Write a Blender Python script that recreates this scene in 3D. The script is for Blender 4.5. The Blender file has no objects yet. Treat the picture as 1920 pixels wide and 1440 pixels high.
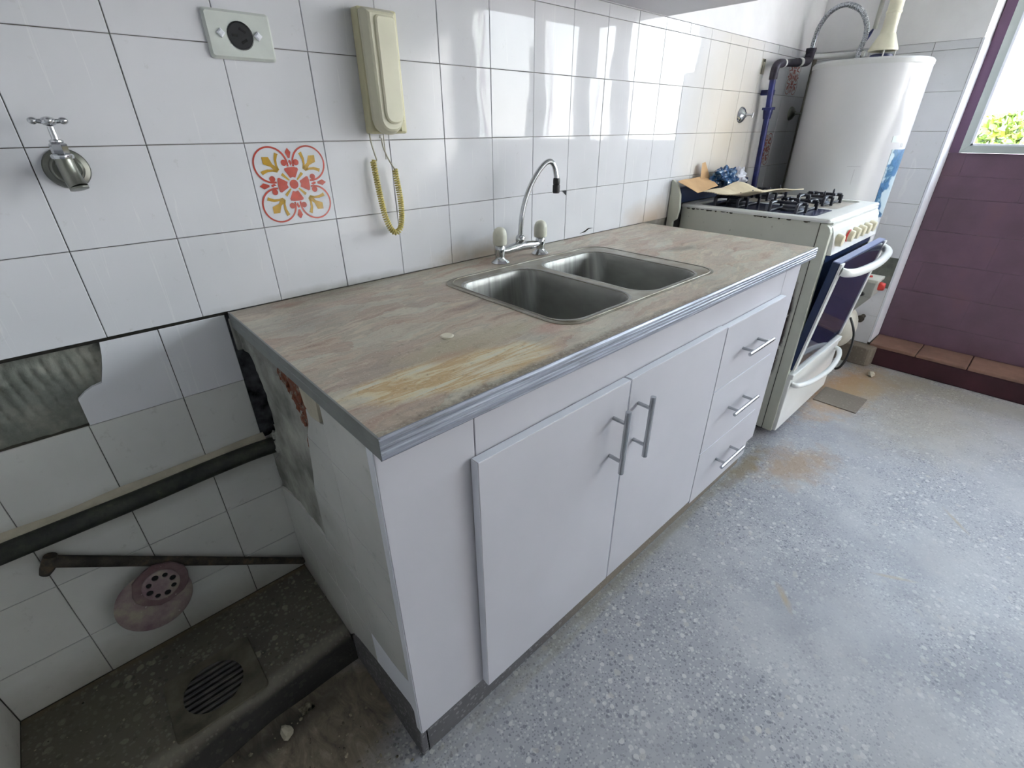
import bpy, bmesh, math, random
from mathutils import Vector, Matrix, noise as mnoise
R=random.Random(7)
pi=math.pi
S=bpy.context.scene
COL=S.collection
UP=0.80            # all coordinates below are measured from the worktop level; floor = -0.80
# ------------------------------------------------------------------ camera
rows=((0.73431895,-0.67878683,-0.00491038),(-0.32474777,-0.34494496,-0.88065423),(0.59608268,0.64827572,-0.47373413))
CAMP=Vector((-0.00274213,-1.05268538,0.32206591+UP))
cd=bpy.data.cameras.new('camera'); cam=bpy.data.objects.new('camera',cd); COL.objects.link(cam)
r0,r1,r2=[Vector(r) for r in rows]
m=Matrix(((r0.x,-r1.x,-r2.x,CAMP.x),(r0.y,-r1.y,-r2.y,CAMP.y),(r0.z,-r1.z,-r2.z,CAMP.z),(0,0,0,1)))
cam.matrix_world=m
cd.sensor_width=36; cd.sensor_fit='HORIZONTAL'; cd.lens=892.353/1920*36; cd.clip_start=.02; cd.clip_end=400
S.camera=cam
# ------------------------------------------------------------------ world, exposure
EXPOSURE=1.74
SKY=6.0
S.view_settings.view_transform='Standard'; S.view_settings.look='None'
S.view_settings.gamma=1; S.view_settings.use_curve_mapping=False
S.view_settings.exposure=EXPOSURE
W=bpy.data.worlds.new('sky'); S.world=W; W.use_nodes=True
nt=W.node_tree; nt.nodes.clear()
tc=nt.nodes.new('ShaderNodeTexCoord'); sep=nt.nodes.new('ShaderNodeSeparateXYZ'); rp=nt.nodes.new('ShaderNodeValToRGB')
bg=nt.nodes.new('ShaderNodeBackground'); ow=nt.nodes.new('ShaderNodeOutputWorld')
nt.links.new(tc.outputs['Generated'],sep.inputs[0]); nt.links.new(sep.outputs['Z'],rp.inputs[0])
nt.links.new(rp.outputs[0],bg.inputs[0]); nt.links.new(bg.outputs[0],ow.inputs[0])
cr=rp.color_ramp
cr.elements[0].position=0.0; cr.elements[0].color=(1.0,.95,.93,1)
cr.elements[1].position=1.0; cr.elements[1].color=(.58,.74,.97,1)
e=cr.elements.new(.12); e.color=(.93,.96,1.0,1)
e=cr.elements.new(.34); e.color=(.76,.87,1.0,1)
bg.inputs[1].default_value=SKY
def portal(name,loc,sx,sz,rot):
    l=bpy.data.lights.new(name,'AREA'); l.shape='RECTANGLE'; l.size=sx; l.size_y=sz; l.cycles.is_portal=True
    o=bpy.data.objects.new(name,l); COL.objects.link(o); o.location=loc; o.rotation_euler=rot
portal('window_portal',(3.24,-1.76,.72+UP),2.25,1.05,(pi/2,0,pi/2))
sl_=bpy.data.lights.new('sun','SUN'); sl_.energy=26; sl_.angle=math.radians(16); sl_.color=(1,.95,.93)
so_=bpy.data.objects.new('sun',sl_); COL.objects.link(so_); so_.rotation_euler=Vector((-.52,-.74,-.42)).to_track_quat('-Z','Y').to_euler()
try:
    S.cycles.max_bounces=10; S.cycles.diffuse_bounces=6; S.cycles.glossy_bounces=5; S.cycles.transparent_max_bounces=12
    S.cycles.sample_clamp_indirect=6; S.cycles.caustics_reflective=False; S.cycles.caustics_refractive=False
    S.cycles.use_denoising=True
except Exception: pass
# ------------------------------------------------------------------ node materials
def lin(h):
    h=h.lstrip('#'); c=[int(h[i:i+2],16)/255 for i in (0,2,4)]
    return tuple(((x+.055)/1.055)**2.4 if x>.04045 else x/12.92 for x in c)+(1,)
class Mat:
    def __init__(s,name,color='#ffffff',rough=.5,metal=0,spec=.5,coat=0):
        s.m=bpy.data.materials.new(name); s.m.use_nodes=True; s.t=s.m.node_tree
        s.b=s.t.nodes['Principled BSDF']
        s.b.inputs['Base Color'].default_value=lin(color) if isinstance(color,str) else color
        s.b.inputs['Roughness'].default_value=rough; s.b.inputs['Metallic'].default_value=metal
        s.b.inputs['Specular IOR Level'].default_value=spec
        s.b.inputs['Coat Weight'].default_value=coat
        s._pos=None
    def n(s,t,**k):
        x=s.t.nodes.new(t)
        for a,v in k.items(): setattr(x,a,v)
        return x
    def l(s,a,b):
        if isinstance(a,(int,float)): b.default_value=a
        elif isinstance(a,(tuple,list)): b.default_value=a
        else: s.t.links.new(a,b)
    @property
    def pos(s):
        if s._pos is None:
            g=s.n('ShaderNodeNewGeometry'); v=s.n('ShaderNodeVectorMath',operation='SUBTRACT'); s.l(g.outputs['Position'],v.inputs[0]); v.inputs[1].default_value=(0,0,UP); s._pos=v.outputs[0]
        return s._pos
    def map(s,scale=(1,1,1),loc=(0,0,0),rot=(0,0,0),vec=None,type='POINT'):
        x=s.n('ShaderNodeMapping',vector_type=type); s.l(vec or s.pos,x.inputs[0]); x.inputs['Location'].default_value=loc; x.inputs['Rotation'].default_value=rot; x.inputs['Scale'].default_value=scale
        return x.outputs[0]
    def noise(s,scale,detail=3,rough=.55,dist=0,vec=None,col=False):
        x=s.n('ShaderNodeTexNoise'); s.l(vec or s.pos,x.inputs['Vector']); x.inputs['Scale'].default_value=scale; x.inputs['Detail'].default_value=detail; x.inputs['Roughness'].default_value=rough; x.inputs['Distortion'].default_value=dist
        return x.outputs['Color' if col else 'Fac']
    def vor(s,scale,vec=None,feature='F1',rand=1):
        x=s.n('ShaderNodeTexVoronoi',feature=feature); s.l(vec or s.pos,x.inputs['Vector']); x.inputs['Scale'].default_value=scale; x.inputs['Randomness'].default_value=rand
        return x.outputs
    def ramp(s,f,stops,interp='LINEAR'):
        x=s.n('ShaderNodeValToRGB'); s.l(f,x.inputs[0]); c=x.color_ramp; c.interpolation=interp
        while len(c.elements)<len(stops): c.elements.new(.5)
        for e,(p,v) in zip(c.elements,stops):
            e.position=p; e.color=(lin(v) if isinstance(v,str) else ((v,v,v,1) if isinstance(v,(int,float)) else v))
        return x.outputs[0]
    def mix(s,f,a,b,mode='MIX'):
        x=s.n('ShaderNodeMix',data_type='RGBA',blend_type=mode,clamp_factor=True)
        s.l(f,x.inputs[0]); s.l(lin(a) if isinstance(a,str) else a,x.inputs[6]); s.l(lin(b) if isinstance(b,str) else b,x.inputs[7])
        return x.outputs[2]
    def math(s,op,a,b=0,c=0):
        x=s.n('ShaderNodeMath',operation=op); s.l(a,x.inputs[0]); s.l(b,x.inputs[1]); s.l(c,x.inputs[2]); return x.outputs[0]
    def axis(s,i,vec=None):
        x=s.n('ShaderNodeSeparateXYZ'); s.l(vec or s.pos,x.inputs[0]); return x.outputs[i]
    def blob(s,c,r,rot=0,amp=.5,nscale=6,soft=.4,ax='Z'):
        """mask 1 inside a ragged ellipse at c with radii r"""
        rt={'Z':(0,0,rot),'Y':(0,rot,0),'X':(rot,0,0)}[ax]
        v=s.map(loc=c,rot=rt,scale=r,type='TEXTURE')
        x=s.n('ShaderNodeVectorMath',operation='LENGTH'); s.l(v,x.inputs[0])
        d=s.math('ADD',x.outputs['Value'],s.math('MULTIPLY',s.math('SUBTRACT',s.noise(nscale,4,.6),.5),amp*2))
        return s.ramp(d,[(1-soft if soft<1 else 0,1.),(1.0,0.)])
    def bump(s,h,strength=.3,dist=.002,prev=None):
        x=s.n('ShaderNodeBump'); s.l(h,x.inputs['Height']); x.inputs['Strength'].default_value=strength; x.inputs['Distance'].default_value=dist
        if prev: s.l(prev,x.inputs['Normal'])
        s.l(x.outputs[0],s.b.inputs['Normal']); return x.outputs[0]
    def color(s,c): s.l(c,s.b.inputs['Base Color']); return s
    def rough(s,r): s.l(r,s.b.inputs['Roughness']); return s
M={}
def simple(name,color,rough=.5,metal=0,spec=.5,var=.06,nscale=12,bump=0,bscale=60,coat=0):
    a=Mat(name,color,rough,metal,spec,coat); c=lin(color)
    lo=tuple(max(0,x*(1-var*2)) for x in c[:3])+(1,); hi=tuple(min(1,x*(1+var)) for x in c[:3])+(1,)
    a.color(a.ramp(a.noise(nscale,4),[(.3,lo),(.7,hi)]))
    if bump: a.bump(a.noise(bscale,3),bump,.001)
    M[name]=a.m; return a
# glazed tile
a=Mat('glazed_tile','#dcdcda',.05,0,.2)
c=a.ramp(a.noise(3.,3),[(.3,lin('#cfd0d3')),(.7,lin('#dcdce0'))])
c=a.mix(a.ramp(a.noise(45,5,.7),[(.62,0.),(.8,.35)]),c,'#8f8c7e')
# runs of dried splash, slightly paler
st=a.ramp(a.noise(9,2,.5,.4,a.map(scale=(9,1,.35))),[(.66,0.),(.68,.25),(.70,0.)])
c=a.mix(st,c,'#f4f4f2')
# warm grime near worktop by the hob and below the cabinet line; painted warm light behind the stove
c=a.mix(a.math('MULTIPLY',a.blob((1.70,0,.0),(.22,.5,.10),0,.35,9,.9,'Y'),.8),c,'#b39c82')
c=a.mix(a.math('MULTIPLY',a.blob((.86,0,.01),(.2,.5,.05),0,.5,14,.9,'Y'),.6),c,'#a08a60')
c=a.mix(a.math('MULTIPLY',a.blob((.45,0,.0),(.35,.5,.02),0,.5,14,.95,'Y'),.55),c,'#777568')
c=a.mix(a.math('MULTIPLY',a.blob((2.2,0,.3),(.42,.5,.55),0,.25,5,.95,'Y'),.55),c,'#e3d3b4')  # warm window light on this stretch of wall, tinted into the glaze
c=a.mix(a.math('MULTIPLY',a.blob((-.05,0,-.42),(.5,.5,.14),0,.3,9,.9,'Y'),.35),c,'#8d8a7a')
a.color(c)
a.rough(a.ramp(a.noise(6,3),[(.3,.015),(.8,.06)]))
a.bump(a.noise(9,2,.5,0,a.map(scale=(1,1,.4))),.25,.0025)
M['tile']=a.m
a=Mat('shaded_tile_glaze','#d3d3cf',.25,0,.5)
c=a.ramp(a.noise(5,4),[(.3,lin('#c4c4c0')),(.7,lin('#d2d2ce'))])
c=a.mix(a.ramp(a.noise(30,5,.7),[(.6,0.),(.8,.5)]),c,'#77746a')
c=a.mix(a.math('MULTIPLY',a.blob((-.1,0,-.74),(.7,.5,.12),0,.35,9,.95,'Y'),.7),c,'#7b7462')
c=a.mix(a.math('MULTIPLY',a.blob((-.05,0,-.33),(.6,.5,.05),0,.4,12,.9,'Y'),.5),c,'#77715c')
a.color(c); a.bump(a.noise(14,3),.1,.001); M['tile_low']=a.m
a=simple('grout','#8a867e',.95,0,.2,.2,30,.4)
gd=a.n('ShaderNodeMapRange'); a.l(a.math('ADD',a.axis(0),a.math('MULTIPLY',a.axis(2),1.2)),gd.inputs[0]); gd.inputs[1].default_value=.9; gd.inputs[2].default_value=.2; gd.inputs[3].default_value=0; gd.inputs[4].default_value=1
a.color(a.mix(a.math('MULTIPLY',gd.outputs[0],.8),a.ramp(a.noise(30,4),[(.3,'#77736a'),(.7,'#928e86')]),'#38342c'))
simple('dark_grout','#2c2a26',.95,0,.2,.3,30,.4)
a=Mat('plaster','#e6e6e6',.85,0,.3)
a.color(a.ramp(a.noise(4,5),[(.3,lin('#dad9da')),(.7,lin('#ebeaec'))])); a.bump(a.noise(35,4),.15,.002); M['plaster']=a.m
simple('ceiling_paint','#e9e9ec',.9,0,.2,.03)
# terrazzo
def terrazzo(name,matrix,chips,scale,dirt=None,rough=.5):
    a=Mat(name,'#888888',rough,0,.4)
    base=a.ramp(a.noise(5,5,.65),[(.25,matrix[0]),(.75,matrix[1])])
    wv=a.n('ShaderNodeVectorMath',operation='ADD'); a.l(a.pos,wv.inputs[0])
    nz=a.n('ShaderNodeVectorMath',operation='SCALE'); a.l(a.noise(60,2,col=True),nz.inputs[0]); nz.inputs['Scale'].default_value=.007; a.l(nz.outputs[0],wv.inputs[1])
    for k,(sc,th,co,am) in enumerate(chips):
        v=a.vor(sc*scale,wv.outputs[0])
        ins=a.ramp(v['Distance'],[(.30,1.),(.36,0.)])
        sel=a.ramp(a.axis(k%3,v['Color']),[(th,0.),(th+.02,1.)])
        f=a.math('MULTIPLY',a.math('MULTIPLY',ins,sel),am)
        base=a.mix(f,base,co)
    return a,base
a,base=terrazzo('floor_terrazzo',('#8f8f94','#a7a6a9'),[(170,.30,'#73747b',.75),(120,.40,'#c0bfbd',.65),(80,.55,'#cccbc8',.65),(90,.68,'#63646c',.65),(55,.78,'#cfcdc9',.6),(40,.90,'#b9b2aa',.5)],1)
base=a.mix(a.ramp(a.noise(3.0,6,.68),[(.44,0.),(.62,.75)]),base,'#adacad')           # dried plaster film
base=a.mix(a.ramp(a.noise(2.1,3,.6,0,a.map(loc=(3,1,0))),[(.52,0.),(.66,.5)]),base,'#85858c')
for cc,rr,rot,am,k,co in [((2.55,-.66,-.8),(.50,.15,1),-.1,.55,.8,'#b08a5c'),((1.75,-.72,-.8),(.22,.12,1),-.3,.7,.6,'#a3835f'),
      ((2.72,-.78,-.8),(.3,.12,1),-.5,.3,.5,'#a08c6c'),((2.5,-.95,-.8),(.5,.35,1),0,.3,.45,'#a3977f'),
      ((1.0,-.578,-.8),(.9,.020,1),0,.5,.5,'#8f8872'),((.6,-.60,-.8),(.5,.012,1),0,.5,.35,'#97917c'),((1.60,-.60,-.8),(.22,.04,1),0,.6,.7,'#82704f'),
      ((1.115,-.918,-.8),(.055,.014,1),.72,.45,.7,'#a79374'),((1.41,-1.1,-.8),(.07,.008,1),-1.05,.3,.6,'#a39378'),((1.82,-1.18,-.8),(.07,.009,1),.7,.3,.6,'#a39378'),
      ((2.85,-1.0,-.8),(.12,.6,1),0,.3,.4,'#8d8770')]:
    base=a.mix(a.math('MULTIPLY',a.blob(cc,rr,rot,am*1.25,15,.7),k),base,co)
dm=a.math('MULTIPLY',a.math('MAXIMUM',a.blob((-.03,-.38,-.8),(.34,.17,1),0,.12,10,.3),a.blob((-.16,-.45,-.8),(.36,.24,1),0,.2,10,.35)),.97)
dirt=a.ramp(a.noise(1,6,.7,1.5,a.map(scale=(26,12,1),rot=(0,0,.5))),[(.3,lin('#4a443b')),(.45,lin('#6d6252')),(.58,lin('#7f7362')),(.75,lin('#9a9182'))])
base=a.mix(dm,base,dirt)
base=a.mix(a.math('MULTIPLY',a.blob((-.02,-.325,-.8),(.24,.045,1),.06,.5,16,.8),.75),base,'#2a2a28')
a.color(base); a.rough(a.ramp(a.noise(8,3),[(.3,.42),(.7,.62)])); a.bump(a.noise(40,5),.15,.0015); M['floor']=a.m
a,base=terrazzo('dirty_terrazzo',('#4a463f','#686259'),[(120,.45,'#7f7a70',.6),(80,.62,'#8b8576',.6),(60,.75,'#3a3834',.6),(45,.85,'#948d7d',.6)],1,rough=.8)
base=a.mix(a.ramp(a.noise(5,5,.65),[(.42,0.),(.66,.65)]),base,'#535040')
base=a.mix(a.ramp(a.noise(12,5,.7,0,a.map(loc=(5,2,0))),[(.5,0.),(.7,.65)]),base,'#5c584c')
base=a.mix(a.math('MULTIPLY',a.blob((0,0,-.72),(1.2,.02,.1),0,.5,12,.9),.7),base,'#6f6046')
rs=a.ramp(a.math('ADD',a.axis(2),a.math('MULTIPLY',a.math('SUBTRACT',a.noise(20,4),.5),.02)),[(0,1.),(1,0.)])
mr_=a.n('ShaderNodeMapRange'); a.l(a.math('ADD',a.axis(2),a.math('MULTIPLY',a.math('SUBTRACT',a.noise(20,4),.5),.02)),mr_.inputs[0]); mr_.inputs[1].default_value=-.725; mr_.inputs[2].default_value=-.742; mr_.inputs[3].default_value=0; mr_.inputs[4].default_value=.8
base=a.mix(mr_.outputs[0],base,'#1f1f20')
base=a.mix(a.math('MULTIPLY',a.blob((.0,-.262,-.725),(.5,.022,.03),.05,.5,12,.7),.5),base,'#8d867a')
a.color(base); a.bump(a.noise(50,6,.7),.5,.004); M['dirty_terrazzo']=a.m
a,base=terrazzo('plinth_terrazzo',('#4c4a4c','#6a6869'),[(120,.5,'#87868a',.6),(70,.72,'#8f8f8e',.6)],1,rough=.6)
base=a.mix(a.math('MULTIPLY',a.ramp(a.axis(0),[(.5,0.),(.75,1.)]),.55),base,'#8a7c68')
a.color(base); a.bump(a.noise(50,6,.7),.3,.003); M['plinth']=a.m
# worktop slate
a=Mat('worn_stone_worktop','#8a8074',.38,0,.45)
wp=a.n('ShaderNodeVectorMath',operation='ADD'); a.l(a.map(rot=(0,0,-.10)),wp.inputs[0]); sc=a.n('ShaderNodeVectorMath',operation='SCALE'); a.l(a.noise(5,3,col=True),sc.inputs[0]); sc.inputs['Scale'].default_value=.09; a.l(sc.outputs[0],wp.inputs[1])
strk=a.noise(1,6,.62,.3,a.map(scale=(5,24,8),vec=wp.outputs[0]))
c=a.ramp(strk,[(.28,'#8f7c70'),(.38,'#af9a8a'),(.46,'#c0b19f'),(.52,'#aea697'),(.58,'#c9bdaa'),(.68,'#a8988b'),(.78,'#bbac9b')])
wq=a.n('ShaderNodeVectorMath',operation='ADD'); a.l(wp.outputs[0],wq.inputs[0]); sq=a.n('ShaderNodeVectorMath',operation='SCALE'); a.l(a.noise(22,5,.7,col=True),sq.inputs[0]); sq.inputs['Scale'].default_value=.05; a.l(sq.outputs[0],wq.inputs[1])
cellv=a.vor(1,a.map(scale=(9,30,1),vec=wq.outputs[0]))
c=a.mix(a.ramp(a.axis(0,cellv['Color']),[(.6,0.),(.7,.38)]),c,'#c3c5b8')
c=a.mix(a.ramp(a.axis(1,cellv['Color']),[(.66,0.),(.76,.36)]),c,'#a4867b')
c=a.mix(a.ramp(a.noise(4,4,.6,0,a.map(loc=(4,4,0))),[(.5,0.),(.7,.55)]),c,'#97918a')
# far end is rosier / lighter
c=a.mix(a.math('MULTIPLY',a.ramp(a.axis(0),[(1.0,0.),(1.35,.85)]),.6),c,a.ramp(strk,[(.35,'#a98d7d'),(.6,'#c9b6a2')]))
# cream veined slab area in the front left corner
vein=a.noise(1,6,.65,1.1,a.map(scale=(2.6,22,1),rot=(0,0,-.20)))
cream=a.ramp(vein,[(.26,'#c9c2ad'),(.38,'#dad2bb'),(.45,'#cdb58c'),(.49,'#c2a274'),(.54,'#d8cba9'),(.62,'#d3d1c2'),(.7,'#d2c29b'),(.8,'#c6c6b9')])
c=a.mix(a.blob((.375,-.525,0),(.20,.062,.2),-.16,.26,20,.28),c,cream)
c=a.mix(a.math('MULTIPLY',a.blob((.46,-.455,0),(.17,.045,.2),-.1,.3,12,.4),.7),c,'#b0a58c')
c=a.mix(a.math('MULTIPLY',a.blob((.40,-.475,0),(.055,.02,.2),0,.5,20,.8),.55),c,'#b0886e')
c=a.mix(a.math('MULTIPLY',a.blob((.60,-.50,0),(.05,.03,.2),0,.3,20,.6),.55),c,'#b5867a')
# rough pitted strip along the front edge
c=a.mix(a.math('MULTIPLY',a.blob((.6,-.603,0),(.55,.022,.2),0,.5,30,.5),.8),c,a.ramp(a.noise(120,5,.7),[(.35,'#5f554a'),(.65,'#9b8f7d')]))
c=a.mix(a.math('MULTIPLY',a.blob((.42,0,0),(.35,.09,.2),0,.4,12,.9),.55),c,'#6a6654')
c=a.mix(a.ramp(a.noise(90,6,.75),[(.56,0.),(.72,.65)]),c,'#6b6156')
c=a.mix(a.ramp(a.noise(240,3,.7),[(.58,0.),(.68,.45)]),c,'#ddd6c8')
c=a.mix(a.math('MULTIPLY',a.blob((.30,-.04,0),(.05,.02,.2),0,.5,20,.8),.6),c,'#8b5f4e')
c=a.mix(a.math('MULTIPLY',a.blob((1.36,-.33,0),(.10,.035,.2),-.3,.6,25,.8),.5),c,'#4c463f')
a.color(c); a.rough(a.ramp(a.noise(9,4),[(.3,.38),(.7,.6)])); a.bump(a.noise(90,6,.75),.4,.0015); M['stone']=a.m
# metals
a=Mat('grooved_aluminium','#9ea1a6',.45,.6)
v=a.noise(1,5,.6,0,a.map(scale=(5,60,240)))
c=a.ramp(v,[(.3,'#74777e'),(.5,'#9295a0'),(.75,'#c3c8d2')])
c=a.mix(a.ramp(a.noise(40,5,.7,0,a.map(scale=(.3,1,3))),[(.55,0.),(.72,.8)]),c,'#6f6a68')
a.color(c); a.rough(a.ramp(v,[(.3,.6),(.7,.4)])); a.bump(v,.2,.001); M['edging']=a.m
a=Mat('brushed_steel','#9a9a98',.45,.85)
a.color(a.ramp(a.noise(1,4,.6,0,a.map(scale=(90,4,4))),[(.3,'#8b8b88'),(.7,'#b0b0ac')])); a.rough(a.ramp(a.noise(11,4),[(.3,.42),(.7,.55)])); M['steel']=a.m
a=Mat('dusty_steel_rim','#8f8b80',.45,.7)
a.color(a.ramp(a.noise(18,5),[(.3,'#857d6e'),(.7,'#a7a49b')])); M['rim']=a.m
simple('chrome','#c9cbcd',.13,1,.5,.04)
simple('dull_chrome','#86877f',.3,1,.5,.15,25,.2)
simple('nozzle_black','#3a3a3b',.4,.4)
simple('handle_steel','#b9bbbe',.25,1)
simple('laminate','#bebcc1',.42,0,.4,.02,5)
simple('laminate_edge','#dfe1e8',.4,0,.4,.02,5)
simple('cream_plastic','#ccc7a4',.4,0,.5,.05,9)
simple('cream_plastic_light','#d3d0b8',.38,0,.5,.05,9)
simple('cord_plastic','#cdbf74',.45,0,.4,.1,20)
simple('cord_wire','#a9a694',.5)
simple('socket_plate','#c9cec8',.3,0,.5,.03,30)
simple('black_bakelite','#141418',.25)
simple('knob_plastic','#d9d8c8',.35,0,.5,.08,30)
a=simple('cement','#9c9c95',.95,0,.2,.25,14,.8,45)
a=Mat('ridged_cement','#6c6d66',.92,0,.2)
a.color(a.ramp(a.noise(14,6,.65),[(.3,'#62655e'),(.5,'#7b7d75'),(.7,'#96948a')])); a.bump(a.noise(60,6,.7),.6,.004); M['ridged']=a.m
simple('cream_daub','#b5ae9c',.85,0,.3,.1,20,.4)
a=simple('broken_brick','#8f5442',.9,0,.2,.35,30,.8,60); a.color(a.ramp(a.noise(70,5,.7),[(.3,lin('#30241f')),(.44,lin('#7e4a36')),(.54,lin('#6c4a3e')),(.64,lin('#8f8578'))]))
simple('cavity_dark','#48484b',.95,0,.1,.48,35,.9)
a=Mat('waste_pipe','#23251f',.55,.2)
a.color(a.ramp(a.noise(25,6,.7),[(.4,'#1b1d1b'),(.62,'#34362c'),(.78,'#6c6650')])); a.bump(a.noise(60,4),.4,.002); M['pipe_dark']=a.m
a=Mat('rusty_pipe','#403c36',.8,.2)
a.color(a.ramp(a.noise(30,6,.7),[(.35,'#2a2723'),(.55,'#463f37'),(.75,'#6f5d46')])); a.bump(a.noise(80,4),.5,.002); M['pipe_rust']=a.m
a=Mat('painted_blue_pipe','#1e2358',.35,.1)
a.color(a.ramp(a.noise(20,5,.6),[(.35,'#191d48'),(.65,'#2a3378')])); M['pipe_blue']=a.m
simple('iron_fitting','#3b3644',.5,.4,.5,.3,40,.3)
simple('white_tape','#d9d8d4',.6)
a=Mat('mauve_plastic','#8d7177',.6,0,.4)
c=a.ramp(a.noise(22,5,.65),[(.35,'#7a6268'),(.5,'#8a7a78'),(.62,'#978f7e')]); c=a.mix(a.ramp(a.noise(70,3),[(.70,0.),(.74,.9)]),c,'#c9c3b8')
a.color(c); M['mauve']=a.m
a=Mat('mauve_plastic_dark','#6a4f53',.65,0,.4)
c=a.ramp(a.noise(20,5,.6),[(.35,'#624a4c'),(.55,'#75615f'),(.75,'#8a7e6d')]); c=a.mix(a.ramp(a.noise(90,3),[(.68,0.),(.72,.9)]),c,'#c9c3b8')
a.color(c); M['mauve_dark']=a.m
simple('hole_shade_black','#0d0d0e',.8)  # near-black standing in for the shade inside pit, slots and holes
a=Mat('grate_plastic','#3b3b3d',.6); a.color(a.ramp(a.noise(40,5),[(.3,'#2d2d30'),(.7,'#55514c')])); M['grate_bar']=a.m
simple('grate_frame','#605b4e',.8,0,.3,.25,25,.5)
# stove
a=Mat('stove_enamel','#cdccb9',.3,0,.5)
c=a.ramp(a.noise(4,4),[(.3,'#c3c3b6'),(.7,'#d0cfc3')])
c=a.mix(a.ramp(a.noise(55,5,.75),[(.64,0.),(.72,.7)]),c,'#6b6044')
rust=a.math('MULTIPLY',a.blob((1.9,-.497,-.36),(.5,.034,.32),0,.25,13,.3,'X'),a.ramp(a.noise(28,6,.7),[(.38,0.),(.46,1.)]))
c=a.mix(rust,c,a.ramp(a.noise(60,5,.7),[(.4,'#2a1c1e'),(.7,'#54403c')])); a.color(c); M['stove_side']=a.m
simple('stove_white','#e2e2de',.22,0,.5,.03,6)
simple('stove_column','#cbccbd',.35,0,.5,.06,8)
simple('grime_edge','#4a4338',.7,0,.3,.3,50,.5)
simple('oven_glass','#1c2440',.06,0,.6,.1,4)
simple('oven_edge','#1b2c52',.3)
simple('oven_rim','#8f97bb',.3,.3)
simple('cast_iron','#2c2d38',.45,.2,.5,.2,40,.2)
simple('burner_cap','#4a4c55',.4,.6)
simple('hob_tray','#3a3f5c',.25,.2,.5,.1,20)
simple('hob_enamel_dusty','#b7aea2',.35,0,.5,.15,20)
simple('stove_knob','#d9d0b4',.35)
simple('red_plastic','#cf4038',.35,0,.5,.06)
simple('kraft_paper','#c9a57c',.8,0,.2,.08,12,.2)
simple('kraft_light','#dccdb0',.7,0,.2,.06,12,.2)
simple('kraft_dark','#4a3a52',.8)
a=Mat('blue_film','#1d3c62',.15,0,.6); a.color(a.ramp(a.noise(35,5,.7),[(.35,'#14294a'),(.55,'#27507c'),(.72,'#a9c6d8')])); M['bag']=a.m
simple('white_film','#d9dbe6',.25)
simple('heater_enamel','#d8d8da',.16,0,.55,.02,4)
simple('heater_lid','#d2d3d2',.3)
a=Mat('printed_sticker','#7fa8c8',.3)
v=a.noise(13,5,.65,.8)
sd=a.math('ADD',a.axis(2),a.math('MULTIPLY',a.axis(0),.9))
c=a.ramp(v,[(.36,'#254f6f'),(.48,'#4a76a0'),(.56,'#33607f'),(.66,'#8fb0c4')])
msk=a.ramp(a.math('ADD',a.noise(7,3,.5,0,a.map(scale=(1,1,1.4),loc=(0,.2,.13))),0),[(.50,0.),(.53,1.)])
c=a.mix(msk,c,'#b3c4cb'); a.color(c); M['sticker']=a.m
simple('pale_print','#c3cfcb',.35)
simple('grey_print','#c2c1c4',.35)
simple('flue_paint','#e2ddc6',.4,0,.5,.06,8)
a=Mat('braided_hose','#b4b7bd',.3,.9); a.color(a.ramp(a.noise(220,2),[(.35,'#6f7277'),(.6,'#c4c8cf')])); M['hose']=a.m
simple('blue_lever','#242c55',.4)
simple('gas_valve_body','#c9c6ba',.4)
simple('gas_valve_grey','#a8a7a0',.5)
simple('black_rubber','#1d1a1b',.5)
# end wall joinery
a=Mat('maroon_tile','#6b4250',.38,0,.45)
a.color(a.ramp(a.noise(5,5,.6),[(.3,'#5f4a56'),(.55,'#6b5262'),(.75,'#73555e')])); a.bump(a.noise(30,3),.1,.002); M['maroon']=a.m
simple('maroon_base','#3f1f27',.5,0,.4,.15,9)
simple('clay_sill','#866759',.6,0,.4,.12,14,.2)
simple('maroon_frame','#725370',.35,0,.45,.06,6)
simple('aluminium_frame','#b9bfbb',.35,.3,.5,.04,9)
simple('tree_bark','#4b3b2a',.9)
a=Mat('leaf_green','#8fae2c',.55); a.color(a.ramp(a.noise(1.6,4),[(.3,'#35500f'),(.5,'#566d12'),(.7,'#767618')])); M['leaf']=a.m
simple('outside_ground','#6e7860',.9,0,.1,.15,.4)
# glass: thin pane, fresnel mix of clear and mirror
a=Mat('window_glass','#ffffff',.0); g=a.n('ShaderNodeBsdfGlossy'); g.inputs['Roughness'].default_value=.01; t=a.n('ShaderNodeBsdfTransparent'); t.inputs[0].default_value=(.96,.98,.97,1)
fr=a.n('ShaderNodeLayerWeight'); fr.inputs['Blend'].default_value=.5; fv=a.math('MULTIPLY_ADD',a.math('POWER',fr.outputs['Facing'],5),.95,.04); mx=a.n('ShaderNodeMixShader'); a.l(fv,mx.inputs[0]); a.l(t.outputs[0],mx.inputs[1]); a.l(g.outputs[0],mx.inputs[2])
a.l(mx.outputs[0],a.t.nodes['Material Output'].inputs[0]); M['glass']=a.m
# tile motif inks
simple('red_ink','#b8402e',.15,0,.5,.12,60); simple('ochre_ink','#b98f1c',.15,0,.5,.1,60); simple('faded_pink_ink','#b4736c',.2,0,.5,.1,60)
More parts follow.
